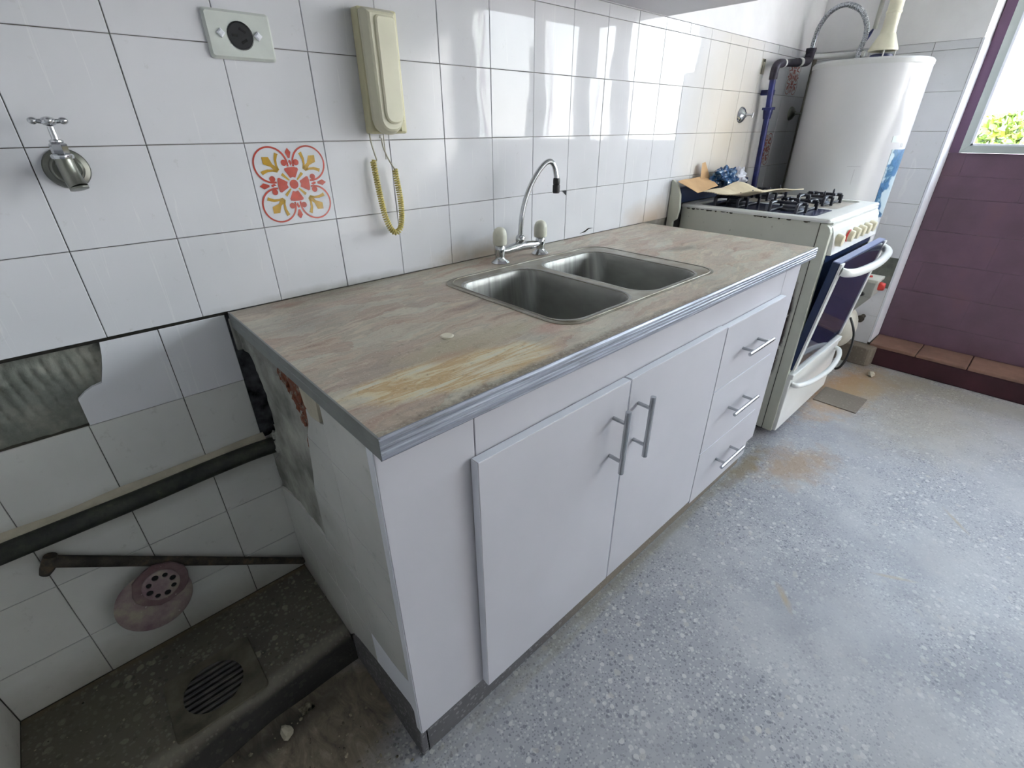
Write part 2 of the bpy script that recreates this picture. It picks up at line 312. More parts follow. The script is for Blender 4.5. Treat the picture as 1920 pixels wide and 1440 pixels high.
# ------------------------------------------------------------------ mesh helpers
class MB:
    def __init__(s): s.v=[]; s.f=[]; s.mi=[]; s.cur=0; s.sm=[]; s.smooth=False
    def add(s,vs,fs):
        o=len(s.v); s.v+= [tuple(v) for v in vs]
        for f in fs: s.f.append([o+i for i in f]); s.mi.append(s.cur); s.sm.append(s.smooth)
        return s
    def box(s,a,b):
        (x0,y0,z0),(x1,y1,z1)=a,b
        x0,x1=sorted((x0,x1)); y0,y1=sorted((y0,y1)); z0,z1=sorted((z0,z1))
        v=[(x0,y0,z0),(x1,y0,z0),(x1,y1,z0),(x0,y1,z0),(x0,y0,z1),(x1,y0,z1),(x1,y1,z1),(x0,y1,z1)]
        return s.add(v,[(0,3,2,1),(4,5,6,7),(0,1,5,4),(1,2,6,5),(2,3,7,6),(3,0,4,7)])
    def rbox(s,a,b,c=.002):
        """box with chamfered edges"""
        bm=bmesh.new(); mb=MB().box(a,b); 
        vs=[bm.verts.new(v) for v in mb.v]; [bm.faces.new([vs[i] for i in f]) for f in mb.f]
        bmesh.ops.bevel(bm,geom=bm.edges[:],offset=c,segments=2,affect='EDGES',profile=.5)
        bm.verts.index_update(); s.add([v.co[:] for v in bm.verts],[[v.index for v in f.verts] for f in bm.faces]); bm.free(); return s
    def loft(s,loops,cap0=True,cap1=True,closed=True):
        n=len(loops[0]); vs=[p for l in loops for p in l]; fs=[]
        for k in range(len(loops)-1):
            for i in range(n if closed else n-1):
                j=(i+1)%n; fs.append((k*n+i,k*n+j,(k+1)*n+j,(k+1)*n+i))
        if cap0: fs.append(tuple(range(n))[::-1])
        if cap1: fs.append(tuple(range((len(loops)-1)*n,len(loops)*n)))
        return s.add(vs,fs)
    def tube(s,path,r,seg=10,caps=True):
        path=[Vector(p) for p in path]; n=len(path); rr=r if isinstance(r,(list,tuple)) else [r]*n
        t=(path[1]-path[0]).normalized(); u=t.orthogonal().normalized(); loops=[]
        for i,p in enumerate(path):
            if i==0: t2=(path[1]-path[0])
            elif i==n-1: t2=path[-1]-path[-2]
            else: t2=(path[i+1]-path[i]).normalized()+(path[i]-path[i-1]).normalized()
            if t2.length<1e-9: t2=t
            t2.normalize(); q=t.rotation_difference(t2); u=q@u; u=(u-t2*u.dot(t2)).normalized(); t=t2; w=t.cross(u)
            loops.append([p+(u*math.cos(2*pi*k/seg)+w*math.sin(2*pi*k/seg))*rr[i] for k in range(seg)])
        s.loft(loops,caps,caps); return s
    def cyl(s,a,b,r0,r1=None,seg=20): return s.tube([a,b],[r0,r0 if r1 is None else r1],seg)
    def lathe(s,prof,o,ax=(0,0,1),seg=28,caps=True):
        ax=Vector(ax).normalized(); u=ax.orthogonal().normalized(); w=ax.cross(u); o=Vector(o)
        return s.loft([[o+ax*h+(u*math.cos(2*pi*k/seg)+w*math.sin(2*pi*k/seg))*max(r,1e-5) for k in range(seg)] for r,h in prof],caps,caps)
    def ell(s,c,r,seg=16,rings=10):
        c=Vector(c); loops=[]
        for i in range(rings+1):
            a=-pi/2+pi*i/rings; cr_=max(math.cos(a),1e-3)
            loops.append([(c.x+r[0]*cr_*math.cos(2*pi*k/seg),c.y+r[1]*cr_*math.sin(2*pi*k/seg),c.z+r[2]*math.sin(a)) for k in range(seg)])
        return s.loft(loops)
    def prism(s,pts,a,b):
        """pts 3d list (one polygon) extruded by vector b-a"""
        d=Vector(b)-Vector(a); P=[Vector(p) for p in pts]
        return s.loft([P,[p+d for p in P]])
ORG={}
def _mesh(name,mb,mats,org):
    me=bpy.data.meshes.new(name); o=Vector(org)
    me.from_pydata([Vector(v)+Vector((0,0,UP))-o for v in mb.v],[],mb.f)
    for m_ in mats: me.materials.append(M[m_])
    for p,i,sm in zip(me.polygons,mb.mi,mb.sm): p.material_index=i; p.use_smooth=sm
    bm=bmesh.new(); bm.from_mesh(me); bmesh.ops.recalc_face_normals(bm,faces=bm.faces); bm.to_mesh(me); bm.free()
    return me
def thing(name,label=None,cat=None,loc=(0,0,0),group=None,kind=None):
    o=bpy.data.objects.new(name,None); COL.objects.link(o); o.empty_display_size=.05
    o.location=(loc[0],loc[1],loc[2]+UP); ORG[o.name]=Vector(o.location)
    if label: o['label']=label
    if cat: o['category']=cat
    if group: o['group']=group
    if kind: o['kind']=kind
    return o
def part(name,mb,mats,parent=None,label=None,cat=None,kind=None,group=None,smooth=None,org=None,bev=0,angle=None):
    if isinstance(mats,str): mats=[mats]
    if parent is not None: og=ORG[parent.name]
    else: og=Vector((org[0],org[1],org[2]+UP)) if org else Vector((0,0,0))
    if smooth is not None: mb.sm=[smooth]*len(mb.f)
    me=_mesh(name,mb,mats,og); o=bpy.data.objects.new(name,me); COL.objects.link(o)
    if parent is not None: o.parent=parent
    else: o.location=og
    ORG[o.name]=og
    if smooth:
        try:
            bm=bmesh.new(); bm.from_mesh(me); lim=math.radians(angle or 38)
            for e_ in bm.edges:
                if len(e_.link_faces)==2 and e_.calc_face_angle(0)>lim: e_.smooth=False
            bm.to_mesh(me); bm.free()
        except Exception: pass
    if label: o['label']=label
    if cat: o['category']=cat
    if kind: o['kind']=kind
    if group: o['group']=group
    if bev:
        b=o.modifiers.new('bevel','BEVEL'); b.width=bev; b.segments=2; b.limit_method='ANGLE'; b.angle_limit=math.radians(40)
    return o
def cut(o,cutters):
    """boolean-difference with MB cutters (given in the same coordinates), applied at once"""
    og=ORG[o.name]
    for mb in cutters:
        me=_mesh('tmp',mb,[],og); c=bpy.data.objects.new('tmp',me); COL.objects.link(c)
        c.parent=o.parent; c.location=o.location
        md=o.modifiers.new('b','BOOLEAN'); md.operation='DIFFERENCE'; md.object=c; md.solver='EXACT'
        bpy.context.view_layer.update(); dg=bpy.context.evaluated_depsgraph_get()
        nm=bpy.data.meshes.new_from_object(o.evaluated_get(dg)); o.modifiers.remove(md); nm.name=o.data.name; o.data=nm
        bpy.data.objects.remove(c)
def rrect(x0,x1,y0,y1,r,z,n=6):
    pts=[]
    for cx,cy,a0 in ((x1-r,y1-r,0),(x0+r,y1-r,pi/2),(x0+r,y0+r,pi),(x1-r,y0+r,3*pi/2)):
        for k in range(n+1):
            a=a0+pi/2*k/n; pts.append((cx+r*math.cos(a),cy+r*math.sin(a),z))
    return pts
def frac(x,y,z,s=1): return mnoise.noise(Vector((x*s,y*s,z*s)))
# ------------------------------------------------------------------ tiles
T=.15; TT=.009
def tile_mesh(name,w,h,t,mat,ch=.0009):
    hw,hh=w/2,h/2
    v=[(-hw,t,-hh),(hw,t,-hh),(hw,t,hh),(-hw,t,hh),(-hw,ch,-hh),(hw,ch,-hh),(hw,ch,hh),(-hw,ch,hh),
       (-hw+ch,0,-hh+ch),(hw-ch,0,-hh+ch),(hw-ch,0,hh-ch),(-hw+ch,0,hh-ch)]
    f=[(0,1,5,4),(1,2,6,5),(2,3,7,6),(3,0,4,7),(4,5,9,8),(5,6,10,9),(6,7,11,10),(7,4,8,11),(8,9,10,11),(3,2,1,0)]
    me=bpy.data.meshes.new(name); me.from_pydata(v,[],f); me.materials.append(M[mat]); return me
TM={}
def put_tile(parent,x0,x1,z0,z1,mat='tile',face='back',plane=0,gap=.0012,tilt=.0035,off=None):
    """face 'back': wall y=plane facing -y;  'end': wall x=plane facing -x (x0,x1 are y);  'left': wall x=plane facing +x;  'side': same as end"""
    w=round(x1-x0-gap,4); h=round(z1-z0-gap,4); key=(w,h,mat)
    if key not in TM: TM[key]=tile_mesh('tile',w,h,TT,mat)
    o=bpy.data.objects.new('tile',TM[key]); COL.objects.link(o); o.parent=parent
    cx,cz=(x0+x1)/2,(z0+z1)/2; d=R.uniform(-.0004,.0004) if off is None else off
    e=(R.uniform(-tilt,tilt),R.uniform(-.002,.002),R.uniform(-tilt,tilt))
    if face=='back': p=Vector((cx,plane+d,cz+UP)); rz=0
    elif face in('end','side'): p=Vector((plane+d,cx,cz+UP)); rz=-pi/2
    else: p=Vector((plane-d,cx,cz+UP)); rz=pi/2
    o.matrix_local=Matrix.Translation(p-ORG[parent.name])@Matrix.Rotation(rz,4,'Z')@Matrix.Rotation(e[0],4,'X')@Matrix.Rotation(e[1]*.6,4,'Y')@Matrix.Rotation(e[2],4,'Z')
    ORG[o.name]=ORG[parent.name]
    return o
XL=-.377; XE=2.97; YF=-2.95; ZT=1.75
# ---- back wall
wb=thing('wall_back',kind='structure',loc=(1.3,0,-.8))
mb=MB()
# backing around the hole where one tile is missing (x -.2265..-.0765, z -.15..0)
hx0,hx1,hz0,hz1=-.2265,-.010,-.15,0
mb.box((XL-.6,.004,-.8),(XE+.2,.12,hz0)); mb.box((XL-.6,.004,hz1),(XE+.2,.12,.632)); mb.box((XL-.6,.004,hz0),(hx0,.12,hz1)); mb.box((hx1,.004,hz0),(XE+.2,.12,hz1))
mb.box((hx0,.03,hz0),(hx1,.12,hz1))
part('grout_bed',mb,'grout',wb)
mb=MB().box((XL-.6,-.002,.632),(XE+.2,.12,ZT)); part('plaster_face',mb,'plaster',wb)
mb=MB().box((.187,.0022,-.30),(.26,.0042,-.0)); part('dark_gap',mb,'cavity_dark',wb)
mb=MB().rbox((.1905,-.006,-.082),(.222,.004,-.012),.003); part('mortar',mb,'cement',wb)
# dark open joint under the first course
mb=MB().box((XL,.0005,-.004),(.196,.0045,.002)); part('open_joint',mb,'dark_grout',wb)
xs=[i*T for i in range(-2,20)]; xs=[XL]+[x for x in xs if x>XL+.01]+[XE-.002]
decor_cells={}
for j in range(0,4):
    for k in range(len(xs)-1):
        z0,z1=j*T,(j+1)*T
        t=put_tile(wb,xs[k],xs[k+1],z0+(.001 if j==0 else 0),z1)
        if (k,j) : decor_cells[(round((xs[k]+xs[k+1])/2,2),round((z0+z1)/2,2))]=t
for k in range(len(xs)-1): put_tile(wb,xs[k],xs[k+1],.6,.632,tilt=.002)
lx=[.0735+T*i for i in range(-3,2)]; lx[0]=XL; 
for j in range(-5,0):
    for k in range(len(lx)-1):
        x0,x1=lx[k],lx[k+1]
        if j==-1 and k in (1,2): continue
        if j in (-1,-2) and x1>.19: x1=.187
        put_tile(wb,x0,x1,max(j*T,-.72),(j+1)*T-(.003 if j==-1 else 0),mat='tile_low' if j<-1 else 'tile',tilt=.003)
# chipped tile corner and a crack near the sink
mb=MB().prism([(1.1795,-.0009,.1505),(1.1988,-.0009,.1505),(1.1985,-.0009,.136),(1.192,-.0009,.141)],(0,0,0),(0,.002,0)); part('chipped_corner',mb,'cavity_dark',wb)
mb=MB().prism([(1.277,-.0009,.0095),(1.300,-.0009,.0150),(1.320,-.0009,.0225),(1.345,-.0009,.0200),(1.322,-.0009,.0185),(1.304,-.0009,.0110)],(0,0,0),(0,.002,0)); part('tile_crack',mb,'dark_grout',wb)
# broken tile beside the missing one
P=[(-.0746,-.149),(.0727,-.149),(.0727,-.004),(-.013,-.004),(-.018,-.03),(-.024,-.05),(-.0335,-.0768),(-.048,-.080),(-.060,-.086),(-.0731,-.0963)]
mb=MB().prism([(x,0,z) for x,z in P],(0,0,0),(0,TT,0)); part('tile',mb,'tile',wb,label='broken tile with a curved bitten edge')
# ridged mortar in the hole
mb=MB(); nx,nz=90,34; vs=[];fs=[]
for i in range(nx+1):
    for k in range(nz+1):
        x=hx0+(hx1-hx0)*i/nx; z=hz0+(hz1-hz0)*k/nz
        u=(x+z*.15+.002*frac(x,0,z,18))/.0165/2
        ridge=abs(math.sin(u*2*pi))**.6*(.8+.5*frac(x,2,z,20))
        band=min(1,max(0,(z+.135)/.03))*min(1,max(0,(-.012-z)/.025))
        vs.append((x,.0135-.006*ridge*band+.003*frac(x,1,z,60)+.002*frac(x,4,z,160),z))
for i in range(nx):
    for k in range(nz): a_=i*(nz+1)+k; fs.append((a_,a_+nz+1,a_+nz+2,a_+1))
mb.add(vs,fs); part('mortar',mb,'ridged',wb,label='grey comb-ridged mortar where a tile is missing',smooth=True,angle=80)
# ---- left alcove wall
wl=thing('wall_left',kind='structure',loc=(XL-.05,-.3,-.8))
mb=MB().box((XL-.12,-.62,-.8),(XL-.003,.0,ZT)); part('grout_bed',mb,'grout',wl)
for j in range(-5,5):
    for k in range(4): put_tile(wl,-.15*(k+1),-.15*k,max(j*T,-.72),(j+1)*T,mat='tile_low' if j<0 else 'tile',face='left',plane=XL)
# ---- rest of the room shell
def shell(name,a,b,mat): 
    return part(name,MB().box(a,b),mat,kind='structure',org=((a[0]+b[0])/2,(a[1]+b[1])/2,min(a[2],b[2])))
shell('floor',(-1.75,YF-.1,-.86),(3.35,.12,-.80),'floor')
shell('ceiling',(-1.75,YF-.1,ZT),(3.35,.12,ZT+.1),'ceiling_paint')
shell('wall_front',(-1.75,YF-.12,-.8),(3.35,YF,ZT),'plaster')
shell('wall_rear',(-1.75,YF,-.8),(-1.6,-.62,ZT),'plaster')
shell('wall_alcove',(-1.6,-.62,-.8),(XL-.12,-.5,ZT),'plaster')
# ---- end wall (solid part beside the glazed front)
YO=-.618
we=thing('wall_end',kind='structure',loc=(XE+.1,-.3,-.8))
mb=MB(); mb.box((XE+.004,YO,-.80),(3.30,.0,.622)); part('grout_bed',mb,'grout',we)
mb=MB(); mb.box((XE-.003,YO-.006,.632),(3.30,.0,ZT)); mb.box((XE-.002,YF,1.30),(3.30,YO-.006,ZT)); part('plaster_face',mb,'plaster',we)
mb=MB(); mb.box((XE,YO-.009,-.69),(3.30,YO,.632)); part('reveal_trim',mb,'laminate_edge',we,label='pale painted corner strip of the opening',bev=.001)
ys=[0-.018,-.168,-.318,-.468,YO+.0005]
rows_=[(.45,.60),(.30,.45),(.15,.30),(0,.15),(-.10,0),(-.25,-.10),(-.40,-.25),(-.55,-.40),(-.70,-.55)]
for (z0,z1) in rows_:
    for k in range(4):
        if (z0,k)==(-.40,3): continue
        put_tile(we,ys[k+1],ys[k],z0,z1,face='end',plane=XE)
for k in range(4): put_tile(we,ys[k+1],ys[k],.60,.632,face='end',plane=XE)
mb=MB().box((XE+.003,ys[4],-.40),(XE+.006,ys[3],-.25)); part('mortar',mb,'ridged',we,label='bare grey mortar where a tile is missing')
# terrazzo skirting of the end wall, rounded at its free end
mb=MB(); pts=[(2.90,-.45),(2.90,-.635)]+[(2.93+.03*math.cos(pi+a),-.635+.0-.03*math.sin(a)) for a in [0.4,.8,1.2]]+[(2.955,-.668),(2.969,-.668),(2.969,-.45)]
mb.prism([(x,y,-.8) for x,y in pts],(0,0,0),(0,0,.10)); mb.box((2.95,-.45,-.8),(2.969,-.02,-.7))
part('baseboard_right',mb,'plinth',kind='structure',org=(2.95,-.4,-.8),bev=.006)
# ---- glazed maroon front
YD=YF
XP=3.14
wp_=thing('wall_right',kind='structure',loc=(XP,-1.6,-.8))
part('base_course',MB().box((2.962,YD,-.80),(3.30,YO-.009,-.705)),'maroon_base',wp_,label='dark maroon base course',bev=.006)
k=0; y=YO-.012
while y>YD+.02:
    y2=max(y-.20,YD)
    part('sill_tile',MB().rbox((2.957,y2+.0015,-.7045),(XP+.01,y-.0015,-.690+R.uniform(-.0008,.0008)),.003),'clay_sill',wp_); y=y2
part('panel_core',MB().box((XP+.004,YD,-.70),(3.29,YO-.009,.21)),'maroon',wp_)
y=YO-.012; 
row=0
zz=[-.688,-.58,-.43,-.28,-.13,.02,.115,.212]
for r_ in range(len(zz)-1):
    y=YO-.012+(0.0 if r_%2 else .0); first=True
    while y>YD+.01:
        y2=max(y-(.065 if (first and r_%2==0) else .30),YD); first=False
        part('panel',MB().rbox((XP-.0005+R.uniform(-.0004,.0004),y2+.0003,zz[r_]+.0003),(XP+.006,y-.0003,zz[r_+1]-.0003),.0005),'maroon',wp_); y=y2
# posts, frames and panes: (y_outer_left, y_outer_right)
panes=[(-.665,-1.20),(-1.275,-1.50),(-1.60,-2.02),(-2.08,-2.80)]
ztop=1.22
mb=MB(); edges=[YO-.009]+[v for p in panes for v in p]+[YF]
for i in range(0,len(edges),2): part('window_post',MB().box((XP-.006,edges[i+1],.212),(XP+.09,edges[i],ztop)),'maroon_frame',wp_,bev=.002)
part('window_head',MB().box((XP-.006,YF,ztop),(XP+.09,YO-.009,1.30)),'maroon_frame',wp_)
for i,(ya,yb) in enumerate(panes):
    w=thing('window_%d'%(i+1),kind='structure',loc=(XP+.02,(ya+yb)/2,.212))
    zb=.213; zc=ztop; fw=.030; x0,x1=XP-.016,XP+.04
    for nm,poly in (('frame_bottom',[(ya,zb),(ya-fw,zb+fw),(yb+fw,zb+fw),(yb,zb)]),('frame_top',[(ya,zc),(ya-fw,zc-fw),(yb+fw,zc-fw),(yb,zc)]),
                 ('frame_side',[(ya,zb),(ya-fw,zb+fw),(ya-fw,zc-fw),(ya,zc)]),('frame_side',[(yb,zb),(yb+fw,zb+fw),(yb+fw,zc-fw),(yb,zc)])):
        part(nm,MB().prism([(x0,yy,z_) for yy,z_ in poly],(0,0,0),(x1-x0,0,0)),'aluminium_frame',w,bev=.0012)
    b=MB(); s_=.006
    for A,B in (((x0-.004,ya-fw-.008,zb+fw),(x0+.02,ya-fw+.001,zc-fw)),((x0-.004,yb+fw-.001,zb+fw),(x0+.02,yb+fw+.008,zc-fw)),((x0-.004,yb+fw,zb+fw-.001),(x0+.02,ya-fw,zb+fw+.007))): b.box(A,B)
    part('glazing_bead',b,'laminate_edge',w)
    part('pane',MB().box((XP+.014,yb+fw-.004,zb+fw-.004),(XP+.018,ya-fw+.004,zc-fw+.004)),'glass',w)
# ---- raised terrazzo curb in the alcove, with a floor grate
cb=thing('terrazzo_curb','low dirty terrazzo curb filling the alcove left of the white cabinet','curb',(-.1,-.14,-.8))
vs=[];loops=[]
prof=[(0,-.80),(0,-.720),(-.245,-.720),(-.262,-.724),(-.272,-.735),(-.276,-.75),(-.285,-.80)]
N=40
for i in range(N+1):
    x=XL+.0005+(.194-XL)*i/N; lp=[]
    for (y,z) in prof:
        w_=.0 if y>-.2 else 1
        lp.append((x,y-.001+w_*.005*frac(x,z,3,9)-w_*.055*max(0,(-.0-x))/.377,z+.0015*w_*frac(x,y,5,30)))
    loops.append(lp)
mb=MB().loft(loops)
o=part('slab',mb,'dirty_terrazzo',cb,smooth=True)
gx,gy,gr=-.073,-.190,.060
cut(o,[MB().cyl((gx,gy,-.75),(gx,gy,-.70),gr-.002,seg=40)])
# cement collar, pit floor
b=MB(); b.loft([rrect(gx-.082,gx+.088,gy-.078,gy+.078,.012,-.7195),rrect(gx-.080,gx+.086,gy-.076,gy+.076,.012,-.7165)],True,True)
o=part('grate_frame',b,'grate_frame',cb,label='square cement frame round the grate'); cut(o,[MB().cyl((gx,gy,-.73),(gx,gy,-.71),gr-.004,seg=40)])
part('drain_pit',MB().cyl((gx,gy,-.7499),(gx,gy,-.746),gr-.003,seg=30),'hole_shade_black',cb)
ns=9
for i in range(ns):
    yy=gy-gr+ (i+.5)*2*gr/ns; hw=math.sqrt(max(gr**2-(yy-gy)**2,0))
    part('slat',MB().rbox((gx-hw,yy-.0037,-.726),(gx+hw,yy+.0037,-.7175),.0012),'grate_bar',cb)
# grime deposit along curb/wall junction
# debris on the low floor
deb=MB(); deb2=MB()
for i in range(240):
    x=R.uniform(-.36,.18); y=R.uniform(-.60,-.30); r_=R.choice([.0015,.002,.003,.004])
    if x>.05 and y>-.42 and R.random()<.5: y-=.1
    c=(x,y,-.7995); s0=[R.uniform(.6,1.5) for _ in range(3)]
    deb.ell((x,y,-.7992+r_*.3),(r_*s0[0],r_*s0[1],r_*.6),5,3)
for i in range(130):
    x=R.uniform(-.36,.18); y=R.uniform(-.26,-.01)
    if (x-gx)**2+(y-gy)**2<.09**2: continue
    r_=R.choice([.001,.0015,.002,.003]); deb2.ell((x,y,-.7197),(r_*R.uniform(.7,1.6),r_,r_*.5),5,3)
simple('rubble','#8b8371',.9,0,.2,.5,60)
part('rubble',deb2,'rubble',label='fine grit scattered over the terrazzo curb around the grate',cat='rubble',kind='stuff',org=(0,-.1,-.72))
o=part('rubble',deb,'rubble',label='crumbs of mortar scattered over the dirty alcove floor in front of the curb',cat='rubble',kind='stuff',org=(0,-.4,-.8))
def chunk(name,c,r,mat,label,cat,seed,group=None):
    bm=bmesh.new(); bmesh.ops.create_icosphere(bm,subdivisions=2,radius=1)
    mb=MB(); vs=[]
    for v in bm.verts:
        k_=1+.45*mnoise.noise(v.co*1.3+Vector((seed,0,0)))
        vs.append((c[0]+v.co.x*r[0]*k_,c[1]+v.co.y*r[1]*k_,max(c[2],c[2]+r[2]*.8+v.co.z*r[2]*k_)))
    bm.verts.index_update(); mb.add(vs,[[v.index for v in f.verts] for f in bm.faces]); bm.free()
    return part(name,mb,mat,label=label,cat=cat,org=c,group=group)
chunk('mortar_lump',(.058,-.318,-.80),(.016,.009,.010),'rubble','small pale lump of mortar against the foot of the curb, nearest the cabinet','rubble',3)
chunk('mortar_lump',(.008,-.335,-.80),(.012,.016,.010),'cream_daub','flat tan flake of mortar on the dirty floor below the grate side of the curb','rubble',9)
chunk('stone_chip',(2.80,-.705,-.80),(.022,.016,.013),'cream_daub','pale stone chip on the floor in front of the dark maroon base','stone',5)
# ------------------------------------------------------------------ base cabinet
X0,X1=.195,1.643; YC=-.581
ca=thing('base_cabinet','long white laminate sink cabinet with two doors and three drawers under the worn worktop','cabinet',(.92,-.3,-.8))
# plinth
b=MB(); b.box((.206,-.566,-.8),(1.60,-.02,-.690)); b.box((1.60,-.50,-.8),(1.628,-.02,-.690))
part('plinth',b,'plinth',ca,bev=.004)
# masonry end: irregular cement face with a cavity at the back
def cav(y,z):
    # smooth mask of the dark cavity beside the wall
    t=(-z-.080)/.215
    if t<0 or t>1: return 0
    yr=-.050-.050*math.sin(t*pi)+.012*frac(z,1,2,30)
    d=(y-yr)/.016
    return max(0,min(1,d))*min(1,t*30)*min(1,(1-t)*12)
NY,NZ=60,110; vs=[];fs=[]
y0_,y1_=-.55,-.002; z0_,z1_=-.70,-.029
mi=[]
for i in range(NY+1):
    for k in range(NZ+1):
        y=y0_+(y1_-y0_)*i/NY; z=z0_+(z1_-z0_)*k/NZ
        n_=.003*frac(y,z,0,14)+.002*frac(y,z,1,45)+.0012*frac(y,z,2,120)
        x=X0+.0045+n_+cav(y,z)*(.085+.02*frac(y,z,7,20))
        vs.append((x,y,z))
for i in range(NY):
    for k in range(NZ):
        a_=i*(NZ+1)+k; fs.append((a_,a_+NZ+1,a_+NZ+2,a_+1))
mb=MB().add(vs,fs)
for q,f in enumerate(mb.f):
    yc=sum(mb.v[i][1] for i in f)/4; zc=sum(mb.v[i][2] for i in f)/4
    w_=frac(yc,zc,11,30)*.014
    br=((-.345<yc+w_<-.225) and (-.115-.35*(yc+.285)*0<zc+w_<-.03) and (zc+w_>-.03-(yc+.215)*-.9-.15+.0*yc)) 
    # brick wedge under the slab and a thin streak below it
    br=(-.350<yc+w_<-.222 and zc+w_> -.045-(-.222-yc)*.55) or (-.335<yc+w_<-.305 and -.30<zc+w_<-.1 and frac(yc,zc,15,40)>.0)
    mb.mi[q]=1 if cav(yc,zc)>.35 else (2 if br else 0)
part('masonry_end',mb,['cement','cavity_dark','broken_brick'],ca,label='broken end wall showing cement, brick and a dark hole',smooth=True,angle=80)
# loose crumbs of brick and render round the hole
def crumb(nm,y,z,r_,mt,lab=None,q=1.0):
    bm=bmesh.new(); bmesh.ops.create_icosphere(bm,subdivisions=3,radius=1); vv=[]
    for v in bm.verts:
        kk=1+.6*mnoise.noise(v.co*1.6+Vector((y*44,z*31,3)))+.25*mnoise.noise(v.co*5+Vector((y*44,z*31,3))); vv.append((X0+.008+v.co.x*r_*.5*kk,y+v.co.y*r_*kk,z+v.co.z*r_*q*kk))
    bm.verts.index_update(); bb=MB().add(vv,[[v.index for v in f.verts] for f in bm.faces]); bm.free()
    part(nm,bb,mt,ca,label=lab)
for (y,z,r_) in [(-.245,-.052,.014),(-.268,-.066,.012),(-.295,-.080,.015),(-.322,-.072,.012),(-.312,-.112,.012),(-.325,-.150,.008),(-.322,-.215,.007)]:
    crumb('brick_fragment',y,z,r_,'broken_brick',None,1.25)
for (y,z,r_) in [(-.02,-.052,.010),(-.05,-.058,.010),(-.085,-.066,.010),(-.12,-.066,.009),(-.15,-.058,.010),(-.185,-.052,.010),(-.215,-.060,.009),(-.03,-.325,.017),(-.06,-.305,.013),(-.05,-.275,.009)]:
    crumb('mortar_crumb',y,z,r_,'cement')
part('render_daub',MB().prism([(X0-.001,y,z) for y,z in [(-.345,-.030),(-.352,-.062),(-.372,-.075),(-.408,-.070),(-.412,-.030)]],(0,0,0),(.006,0,0)),'cream_daub',ca,label='cream render left above the first side tile')
# side tiles (plane x=.195, facing -x): polygons clipped to the ragged line
LB=[(-.350,-.064),(-.347,-.10),(-.326,-.132),(-.316,-.17),(-.303,-.223),(-.290,-.257),(-.280,-.33),(-.278,-.408)]
def side_poly(pts,mat='tile_low',lab=None,nm='tile'):
    part(nm,MB().prism([(X0,y,z) for y,z in pts],(0,0,0),(TT,0,0)),mat,ca,label=lab,bev=.0004)
g=.0006
YR=-.5795
colx=[-.42,-.57]
side_poly([(-.372,-.078),(-.408,-.072),(-.42+g,-.068),(-.42+g,-.137+g),(-.324,-.137+g),(-.347,-.10),(-.350,-.072)],lab='broken corner tile')
side_poly([(-.42-g,-.030),(YR,-.030),(YR,-.137+g),(-.42-g,-.137+g)])
side_poly([(-.324,-.137-g),(-.42+g,-.137-g),(-.42+g,-.272+g),(-.287,-.272+g),(-.303,-.223),(-.316,-.17)])
side_poly([(-.42-g,-.137-g),(YR,-.137-g),(YR,-.272+g),(-.42-g,-.272+g)])
side_poly([(-.286,-.272-g),(-.42+g,-.272-g),(-.42+g,-.410+g),(-.279,-.410+g),(-.281,-.33)])
side_poly([(-.42-g,-.272-g),(YR,-.272-g),(YR,-.410+g),(-.42-g,-.410+g)])
zr=[-.411,-.510,-.625]
side_poly([(-.004,-.445),(-.06,-.430),(-.105,-.414),(-.27,-.4125),(-.27,-.560+g),(-.004,-.560+g)])
side_poly([(-.27-2*g,-.4125),(-.42+g,-.4125),(-.42+g,-.560+g),(-.27-2*g,-.560+g)])
side_poly([(-.42-g,-.4125),(YR,-.4125),(YR,-.54),(-.50,-.560+g),(-.42-g,-.560+g)])
side_poly([(-.004,-.560-g),(-.15+g,-.560-g),(-.15+g,-.7195),(-.004,-.7195)])
side_poly([(-.15-g,-.560-g),(-.30+g,-.560-g),(-.30+g,-.692),(-.277,-.7195),(-.15-g,-.7195)])
side_poly([(-.30-g,-.560-g),(-.42+g,-.560-g),(-.42+g,-.655),(-.335,-.675),(-.30-g,-.690)])
side_poly([(-.42-g,-.560-g),(-.50,-.560-g),(YR,-.5425),(YR,-.655),(-.55,-.632),(-.42-g,-.655)],mat='laminate_edge',lab='brighter replacement tile piece at the bottom corner')
# cement/terrazzo foot of the side
b=MB().prism([(X0+.0005,y,z) for y,z in [(-.28,-.8),(-.28,-.722),(-.302,-.693),(-.335,-.6765),(-.42,-.6565),(-.55,-.6335),(-.566,-.640),(-.566,-.8)]],(0,0,0),(.02,0,0)); part('side_foot',b,'plinth',ca,bev=.003)
# corner post and left panel
part('corner_panel',MB().rbox((X0,YC,-.690),(.3535,YC+.018,-.030),.0012),'laminate',ca)
part('corner_edge',MB().rbox((X0-.0012,YC+.0015,-.689),(X0+.004,YC+.017,-.030),.0005),'laminate_edge',ca)
part('top_rail',MB().rbox((.3555,YC,-.135),(1.5265,YC+.018,-.030),.001),'laminate',ca)
part('right_stile',MB().rbox((1.528,YC,-.690),(X1,YC+.018,-.030),.001),'laminate',ca)
part('inner_frame',MB().box((.356,YC+.004,-.690),(1.527,YC+.016,-.136)),'laminate',ca)
part('right_side',MB().box((X1-.018,YC+.019,-.690),(X1,-.02,-.030)),'laminate',ca)
part('bottom_panel',MB().box((.21,YC+.019,-.690),(X1-.019,-.02,-.674)),'laminate',ca)
def bar_handle(par,p0,p1,r_=.0058):
    p0,p1=Vector(p0),Vector(p1); d=(p1-p0).normalized(); L_=(p1-p0).length
    b=MB(); b.smooth=True; b.cyl(p0,p1,r_,seg=14)
    for t in (.19,.81):
        q=p0+d*L_*t; b.cyl(q,(q.x,YC-.0195,q.z),.0042,seg=10)
    h=part('handle',b,'handle_steel',par,smooth=True,label='steel bar handle'); return h
